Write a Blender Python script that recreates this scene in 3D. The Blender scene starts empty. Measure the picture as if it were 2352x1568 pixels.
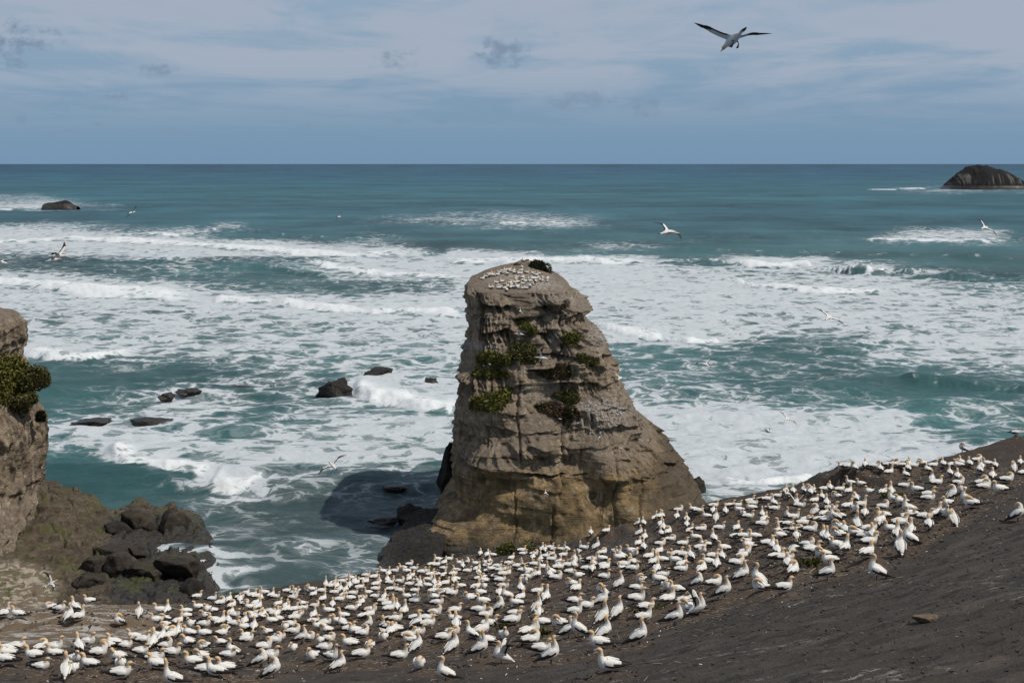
import bpy, math, random
import numpy as np
from mathutils import Vector, Matrix, Euler
from mathutils.bvhtree import BVHTree

random.seed(7)
rng = np.random.default_rng(11)
S = bpy.context.scene
COL = S.collection
R = math.radians

# ------------------------------------------------------------------ camera
CAM_H = 50.0
LENS = 50.0
FPX = 2352 * LENS / 36.0
PITCH = math.atan(407 / FPX) + math.atan(CAM_H / 30000.0)
cd = bpy.data.cameras.new('camera')
cd.lens = LENS
cd.sensor_width = 36
cd.clip_start = 0.5
cd.clip_end = 80000
cam = bpy.data.objects.new('camera', cd)
COL.objects.link(cam)
cam.location = (0, 0, CAM_H)
cam.rotation_euler = (math.pi / 2 - PITCH, 0, 0)
S.camera = cam

# ------------------------------------------------------------------ light
SUN_EL, SUN_AZ = R(56), R(107)          # azimuth clockwise from +Y (the view direction)
SUN_DIR = Vector((math.sin(SUN_AZ) * math.cos(SUN_EL), math.cos(SUN_AZ) * math.cos(SUN_EL), math.sin(SUN_EL)))
sl = bpy.data.lights.new('sun', 'SUN')
sl.energy = 3.5
sl.angle = R(0.53)
sl.color = (1.0, 0.94, 0.84)
so = bpy.data.objects.new('sun', sl)
COL.objects.link(so)
so.rotation_euler = SUN_DIR.to_track_quat('Z', 'Y').to_euler()
S.view_settings.view_transform = 'Standard'
S.view_settings.look = 'None'
S.view_settings.gamma = 1
S.view_settings.exposure = 0.0
S.view_settings.use_curve_mapping = False


# ------------------------------------------------------------------ node helpers
class NT:
    def __init__(self, tree):
        self.t = tree
        self.n = tree.nodes
        self.l = tree.links

    def node(self, typ, **kw):
        nd = self.n.new(typ)
        for k, v in kw.items():
            setattr(nd, k, v)
        return nd

    def set(self, sock, v):
        if isinstance(v, bpy.types.NodeSocket):
            self.l.new(v, sock)
        elif v is not None:
            if sock.type == 'RGBA' and not isinstance(v, (int, float)) and len(v) == 3:
                v = (*v, 1)
            sock.default_value = v

    def m(self, op, a, b=None, c=None, clamp=False):
        nd = self.node('ShaderNodeMath', operation=op, use_clamp=clamp)
        self.set(nd.inputs[0], a)
        self.set(nd.inputs[1], b)
        self.set(nd.inputs[2], c)
        return nd.outputs[0]

    def mix(self, f, a, b, blend='MIX'):
        nd = self.node('ShaderNodeMix', data_type='RGBA', blend_type=blend)
        self.set(nd.inputs[0], f)
        self.set(nd.inputs[6], a)
        self.set(nd.inputs[7], b)
        return nd.outputs[2]

    def mapr(self, v, a, b, c=0.0, d=1.0, smooth=True):
        nd = self.node('ShaderNodeMapRange', interpolation_type='SMOOTHSTEP' if smooth else 'LINEAR')
        for i, x in enumerate((v, a, b, c, d)):
            self.set(nd.inputs[i], x)
        return nd.outputs[0]

    def noise(self, vec, scale=1.0, detail=4.0, rough=0.55, dist=0.0, dim='3D'):
        nd = self.node('ShaderNodeTexNoise', noise_dimensions=dim)
        self.set(nd.inputs['Vector'], vec)
        nd.inputs['Scale'].default_value = scale
        nd.inputs['Detail'].default_value = detail
        nd.inputs['Roughness'].default_value = rough
        nd.inputs['Distortion'].default_value = dist
        return nd.outputs[0]

    def noisec(self, vec, scale=1.0, detail=3.0):
        nd = self.node('ShaderNodeTexNoise')
        self.set(nd.inputs['Vector'], vec)
        nd.inputs['Scale'].default_value = scale
        nd.inputs['Detail'].default_value = detail
        return nd.outputs[1]

    def voro(self, vec, scale=1.0, feature='DISTANCE_TO_EDGE', rnd=1.0):
        nd = self.node('ShaderNodeTexVoronoi', feature=feature)
        self.set(nd.inputs['Vector'], vec)
        nd.inputs['Scale'].default_value = scale
        nd.inputs['Randomness'].default_value = rnd
        return nd.outputs[0]

    def vm(self, op, a, b=None, sc=None):
        nd = self.node('ShaderNodeVectorMath', operation=op)
        self.set(nd.inputs[0], a)
        self.set(nd.inputs[1], b)
        if sc is not None:
            self.set(nd.inputs['Scale'], sc)
        return nd.outputs[0]

    def mul3(self, vec, xyz):
        return self.vm('MULTIPLY', vec, tuple(xyz))

    def sep(self, v):
        nd = self.node('ShaderNodeSeparateXYZ')
        self.set(nd.inputs[0], v)
        return nd.outputs

    def comb(self, x, y, z):
        nd = self.node('ShaderNodeCombineXYZ')
        for i, v in enumerate((x, y, z)):
            self.set(nd.inputs[i], v)
        return nd.outputs[0]

    def attr(self, name, out='Fac'):
        nd = self.node('ShaderNodeAttribute', attribute_name=name)
        return nd.outputs[out]

    def bump(self, h, strength=0.5, dist=0.1, normal=None):
        nd = self.node('ShaderNodeBump')
        nd.inputs['Strength'].default_value = strength
        nd.inputs['Distance'].default_value = dist
        self.set(nd.inputs['Height'], h)
        if normal is not None:
            self.set(nd.inputs['Normal'], normal)
        return nd.outputs[0]


def new_mat(name):
    mt = bpy.data.materials.new(name)
    mt.use_nodes = True
    nt = NT(mt.node_tree)
    bs = mt.node_tree.nodes['Principled BSDF']
    return mt, nt, bs


# ------------------------------------------------------------------ picture point <-> world
CP, SP = math.cos(PITCH), math.sin(PITCH)


def ray(dx, dy):
    """direction of the view through a point of the 2352 x 1568 photograph"""
    xc = (dx - 1176) / FPX
    yc = -(dy - 784) / FPX
    return np.array([xc, SP * yc + CP, CP * yc - SP])


def at_y(dx, dy, y):
    d = ray(dx, dy)
    return np.array([0, 0, CAM_H]) + d * (y / d[1])


def at_z(dx, dy, z):
    d = ray(dx, dy)
    return np.array([0, 0, CAM_H]) + d * ((z - CAM_H) / d[2])


def to_pic(p):
    """world points (n,3) -> photograph points"""
    p = np.asarray(p, float)
    q = p - np.array([0, 0, CAM_H])
    f = q[..., 1] * CP - q[..., 2] * SP
    u = q[..., 1] * SP + q[..., 2] * CP
    f = np.where(np.abs(f) < 1e-6, 1e-6, f)
    return 1176 + FPX * q[..., 0] / f, 784 - FPX * u / f


# ------------------------------------------------------------------ world: sky and thin cloud
W = bpy.data.worlds.new('World')
S.world = W
W.use_nodes = True
w = NT(W.node_tree)
bg = W.node_tree.nodes['Background']
sky = w.node('ShaderNodeTexSky', sky_type='NISHITA')
sky.sun_disc = False
sky.sun_elevation = SUN_EL
sky.sun_rotation = SUN_AZ
sky.altitude = 50
sky.air_density = 1.0
sky.dust_density = 0.6
sky.ozone_density = 1.6
gen = w.node('ShaderNodeTexCoord').outputs['Generated']
gx, gy, gz = w.sep(gen)
zc = w.m('MAXIMUM', gz, 0.0)
# blue-grey marine air in the lower sky, all the way round
low = w.mapr(zc, 0.0, 0.30, 1.0, 0.0)
base = w.mix(w.m('MULTIPLY', low, 0.92), sky.outputs[0], (1.62, 2.88, 4.45))
inv = w.m('DIVIDE', 1.0, w.m('ADD', zc, 0.055))
cx = w.m('MULTIPLY', gx, inv)
cy = w.m('MULTIPLY', gy, inv)
cp = w.comb(cx, cy, 0.0)
n1 = w.noise(w.mul3(cp, (0.55, 0.50, 1)), 1.0, 7, 0.58, 0.6)
n2 = w.noise(w.mul3(cp, (1.6, 0.75, 1)), 1.0, 6, 0.62, 1.0)
n3 = w.noise(w.mul3(cp, (0.16, 0.22, 1)), 1.0, 3, 0.5)
cl = w.m('ADD', w.m('MULTIPLY', n1, 0.62), w.m('ADD', w.m('MULTIPLY', n2, 0.30), w.m('MULTIPLY', n3, 0.28)))
thin = w.mapr(cl, 0.46, 0.66)
fade = w.mapr(zc, 0.012, 0.075)
thin = w.m('MULTIPLY', thin, w.m('MULTIPLY', fade, 0.95))
veil = w.m('MAXIMUM', thin, w.m('MULTIPLY', fade, w.mapr(zc, 0.03, 0.12, 0.06, 0.32)))
c1 = w.mix(veil, base, (3.72, 4.32, 5.30))
# the few small darker puffs drifting under the veil
safe_y = w.m('MAXIMUM', gy, 0.05)
px = w.m('DIVIDE', gx, safe_y)
pz = w.m('DIVIDE', gz, safe_y)
wob = w.noise(w.comb(w.m('MULTIPLY', px, 95.0), w.m('MULTIPLY', pz, 120.0), 0.0), 1.0, 6, 0.65)
wob2 = w.noise(w.comb(w.m('MULTIPLY', px, 40.0), w.m('MULTIPLY', pz, 60.0), 3.0), 1.0, 5, 0.6)
PUFFS = [(40, 88, 105, 46, .8), (30, 145, 50, 14, .75), (1152, 122, 66, 42, .68), (905, 132, 66, 30, .6),
         (360, 160, 52, 17, .65), (265, 224, 30, 13, .6), (1340, 232, 90, 24, .42), (1490, 248, 55, 24, .42),
         (50, 275, 16, 10, .35), (225, 288, 22, 8, .35), (925, 277, 22, 8, .3), (1000, 280, 26, 7, .26),
         (420, 300, 120, 13, .2), (700, 292, 60, 10, .2), (140, 303, 90, 10, .25), (1690, 245, 60, 24, .18),
         (800, 243, 34, 9, .22), (1200, 222, 26, 12, .22)]
tot = None
for (X, Y, sx, sy, a) in PUFFS:
    d = ray(X, Y)
    u0, v0 = d[0] / d[1], d[2] / d[1]
    uu = w.m('MULTIPLY', w.m('SUBTRACT', px, u0), FPX / sx)
    vv = w.m('MULTIPLY', w.m('SUBTRACT', pz, v0), FPX / sy)
    r2 = w.m('ADD', w.m('MULTIPLY', uu, uu), w.m('MULTIPLY', vv, vv))
    q = w.m('ADD', w.m('MULTIPLY', w.m('SUBTRACT', 1.0, r2), 0.55), w.m('MULTIPLY', w.m('SUBTRACT', wob, 0.5), 3.2))
    q = w.m('ADD', q, w.m('MULTIPLY', w.m('SUBTRACT', wob2, 0.5), 2.2))
    q = w.m('MULTIPLY', w.mapr(q, 0.0, 1.05), w.mapr(r2, 1.9, 0.6))
    q = w.m('MULTIPLY', q, min(1.0, a * 1.3))
    tot = q if tot is None else w.m('MAXIMUM', tot, q)
tot = w.m('MULTIPLY', tot, w.m('GREATER_THAN', gy, 0.05))
c2 = w.mix(tot, c1, (1.95, 2.75, 3.80))
w.l.new(c2, bg.inputs[0])
bg.inputs[1].default_value = 0.10


# ------------------------------------------------------------------ mesh helpers
def link_mesh(name, V, F, mat=None, parent=None, smooth=True, attrs=None, mats=None, mat_idx=None):
    V = np.asarray(V, np.float32)
    me = bpy.data.meshes.new(name)
    if isinstance(F, np.ndarray):
        nf, k = F.shape
        me.vertices.add(len(V))
        me.vertices.foreach_set('co', V.ravel())
        me.loops.add(nf * k)
        me.loops.foreach_set('vertex_index', F.astype(np.int32).ravel())
        me.polygons.add(nf)
        me.polygons.foreach_set('loop_start', np.arange(0, nf * k, k, dtype=np.int32))
        me.polygons.foreach_set('loop_total', np.full(nf, k, dtype=np.int32))
        me.update(calc_edges=True)
    else:
        me.from_pydata([tuple(map(float, v)) for v in V], [], F)
        me.update()
    if smooth:
        me.polygons.foreach_set('use_smooth', np.ones(len(me.polygons), dtype=bool))
    for k, a in (attrs or {}).items():
        a = np.asarray(a, np.float32)
        if a.ndim == 1:
            at = me.attributes.new(k, 'FLOAT', 'POINT')
            at.data.foreach_set('value', a)
        else:
            at = me.attributes.new(k, 'FLOAT_COLOR', 'POINT')
            at.data.foreach_set('color', np.concatenate([a, np.ones((len(a), 1), np.float32)], 1).ravel())
    for mm in (mats or ([mat] if mat else [])):
        me.materials.append(mm)
    if mat_idx is not None:
        me.polygons.foreach_set('material_index', np.asarray(mat_idx, np.int32))
    o = bpy.data.objects.new(name, me)
    COL.objects.link(o)
    if parent:
        o.parent = parent
    return o


def tag(o, label=None, cat=None, group=None, kind=None):
    if label:
        o['label'] = label
    if cat:
        o['category'] = cat
    if group:
        o['group'] = group
    if kind:
        o['kind'] = kind
    return o


def empty(name, loc=(0, 0, 0), rot=(0, 0, 0), sc=1.0):
    o = bpy.data.objects.new(name, None)
    o.empty_display_size = 0.2
    COL.objects.link(o)
    o.location = loc
    o.rotation_euler = rot
    o.scale = (sc, sc, sc)
    return o


def grid_faces(nr, nc, wrap=False):
    i = np.arange(nr - 1)[:, None] * nc
    j = np.arange(nc if wrap else nc - 1)[None, :]
    j2 = (j + 1) % nc
    a, b = i + j, i + j2
    return np.stack([a, b, b + nc, a + nc], -1).reshape(-1, 4)


# ------------------------------------------------------------------ noise
_perm = np.random.default_rng(3).permutation(256)
_perm = np.concatenate([_perm, _perm, _perm]).astype(np.int32)
_g = np.array([[1, 1, 0], [-1, 1, 0], [1, -1, 0], [-1, -1, 0], [1, 0, 1], [-1, 0, 1], [1, 0, -1], [-1, 0, -1],
               [0, 1, 1], [0, -1, 1], [0, 1, -1], [0, -1, -1], [1, 1, 0], [0, -1, 1], [-1, 1, 0], [0, -1, -1]], np.float32)


def pn(x, y, z=0.0):
    x, y, z = np.broadcast_arrays(np.asarray(x, np.float32), np.asarray(y, np.float32), np.asarray(z, np.float32))
    xi, yi, zi = np.floor(x), np.floor(y), np.floor(z)
    xf, yf, zf = x - xi, y - yi, z - zi
    X, Y, Z = xi.astype(np.int32) & 255, yi.astype(np.int32) & 255, zi.astype(np.int32) & 255
    u, v, t = [f * f * f * (f * (f * 6 - 15) + 10) for f in (xf, yf, zf)]

    def corner(a, b, c):
        h = _perm[_perm[_perm[X + a] + Y + b] + Z + c] & 15
        g = _g[h]
        return g[..., 0] * (xf - a) + g[..., 1] * (yf - b) + g[..., 2] * (zf - c)

    def lerp(a, b, q):
        return a + (b - a) * q
    x00 = lerp(corner(0, 0, 0), corner(1, 0, 0), u)
    x10 = lerp(corner(0, 1, 0), corner(1, 1, 0), u)
    x01 = lerp(corner(0, 0, 1), corner(1, 0, 1), u)
    x11 = lerp(corner(0, 1, 1), corner(1, 1, 1), u)
    return lerp(lerp(x00, x10, v), lerp(x01, x11, v), t)


def fbm(x, y, z=0.0, octv=4, gain=0.5, lac=2.03):
    s, a = 0, 1.0
    for k in range(octv):
        s = s + a * pn(np.asarray(x) + 17.3 * k, np.asarray(y) - 9.1 * k, np.asarray(z) + 5.7 * k)
        x, y, z = np.asarray(x) * lac, np.asarray(y) * lac, np.asarray(z) * lac
        a *= gain
    return s


def ridge(x, y, z=0.0, octv=3):
    s, a = 0, 1.0
    for k in range(octv):
        s = s + a * (1 - 2 * np.abs(pn(np.asarray(x) + 31.7 * k, np.asarray(y) + 11.9 * k, z)))
        x, y, z = np.asarray(x) * 2.1, np.asarray(y) * 2.1, np.asarray(z) * 2.1
        a *= 0.5
    return s


def sstep(a, b, v):
    t = np.clip((v - a) / (b - a), 0, 1)
    return t * t * (3 - 2 * t)


def worley(x, y, seed=0):
    """distances to the nearest and second nearest scattered point"""
    x, y = np.broadcast_arrays(np.asarray(x, float), np.asarray(y, float))
    xi, yi = np.floor(x), np.floor(y)
    f1 = np.full(x.shape, 9.0)
    f2 = np.full(x.shape, 9.0)
    for a in (-1, 0, 1):
        for b in (-1, 0, 1):
            cx_, cy_ = xi + a, yi + b
            h_ = np.sin(cx_ * 127.1 + cy_ * 311.7 + seed) * 43758.5453
            k_ = np.sin(cx_ * 269.5 + cy_ * 183.3 + seed) * 24634.6345
            d_ = np.hypot(cx_ + (h_ - np.floor(h_)) - x, cy_ + (k_ - np.floor(k_)) - y)
            f2 = np.minimum(f2, np.maximum(f1, d_))
            f1 = np.minimum(f1, d_)
    return f1, f2


class TPS:
    """smooth thin-plate surface z(x, y) through scattered points"""
    def __init__(self, P, lam=0.02, scale=30.0):
        P = np.asarray(P, float)
        self.c = P[:, :2] / scale
        self.s = scale
        n = len(P)
        K = self.k(self.c, self.c) + lam * np.eye(n)
        A = np.zeros((n + 3, n + 3))
        A[:n, :n] = K
        A[:n, n] = 1
        A[:n, n + 1:] = self.c
        A[n, :n] = 1
        A[n + 1:, :n] = self.c.T
        self.w = np.linalg.solve(A, np.concatenate([P[:, 2], [0, 0, 0]]))

    @staticmethod
    def k(a, b):
        d2 = ((a[:, None] - b[None]) ** 2).sum(-1)
        return np.where(d2 > 1e-12, d2 * np.log(d2 + 1e-12) * 0.5, 0)

    def __call__(self, x, y):
        sh = np.shape(x)
        q = np.stack([np.ravel(x), np.ravel(y)], 1) / self.s
        out = np.empty(len(q))
        n = len(self.c)
        for i in range(0, len(q), 20000):
            b = q[i:i + 20000]
            out[i:i + 20000] = self.k(b, self.c) @ self.w[:n] + self.w[n] + b @ self.w[n + 1:]
        return out.reshape(sh)
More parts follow.
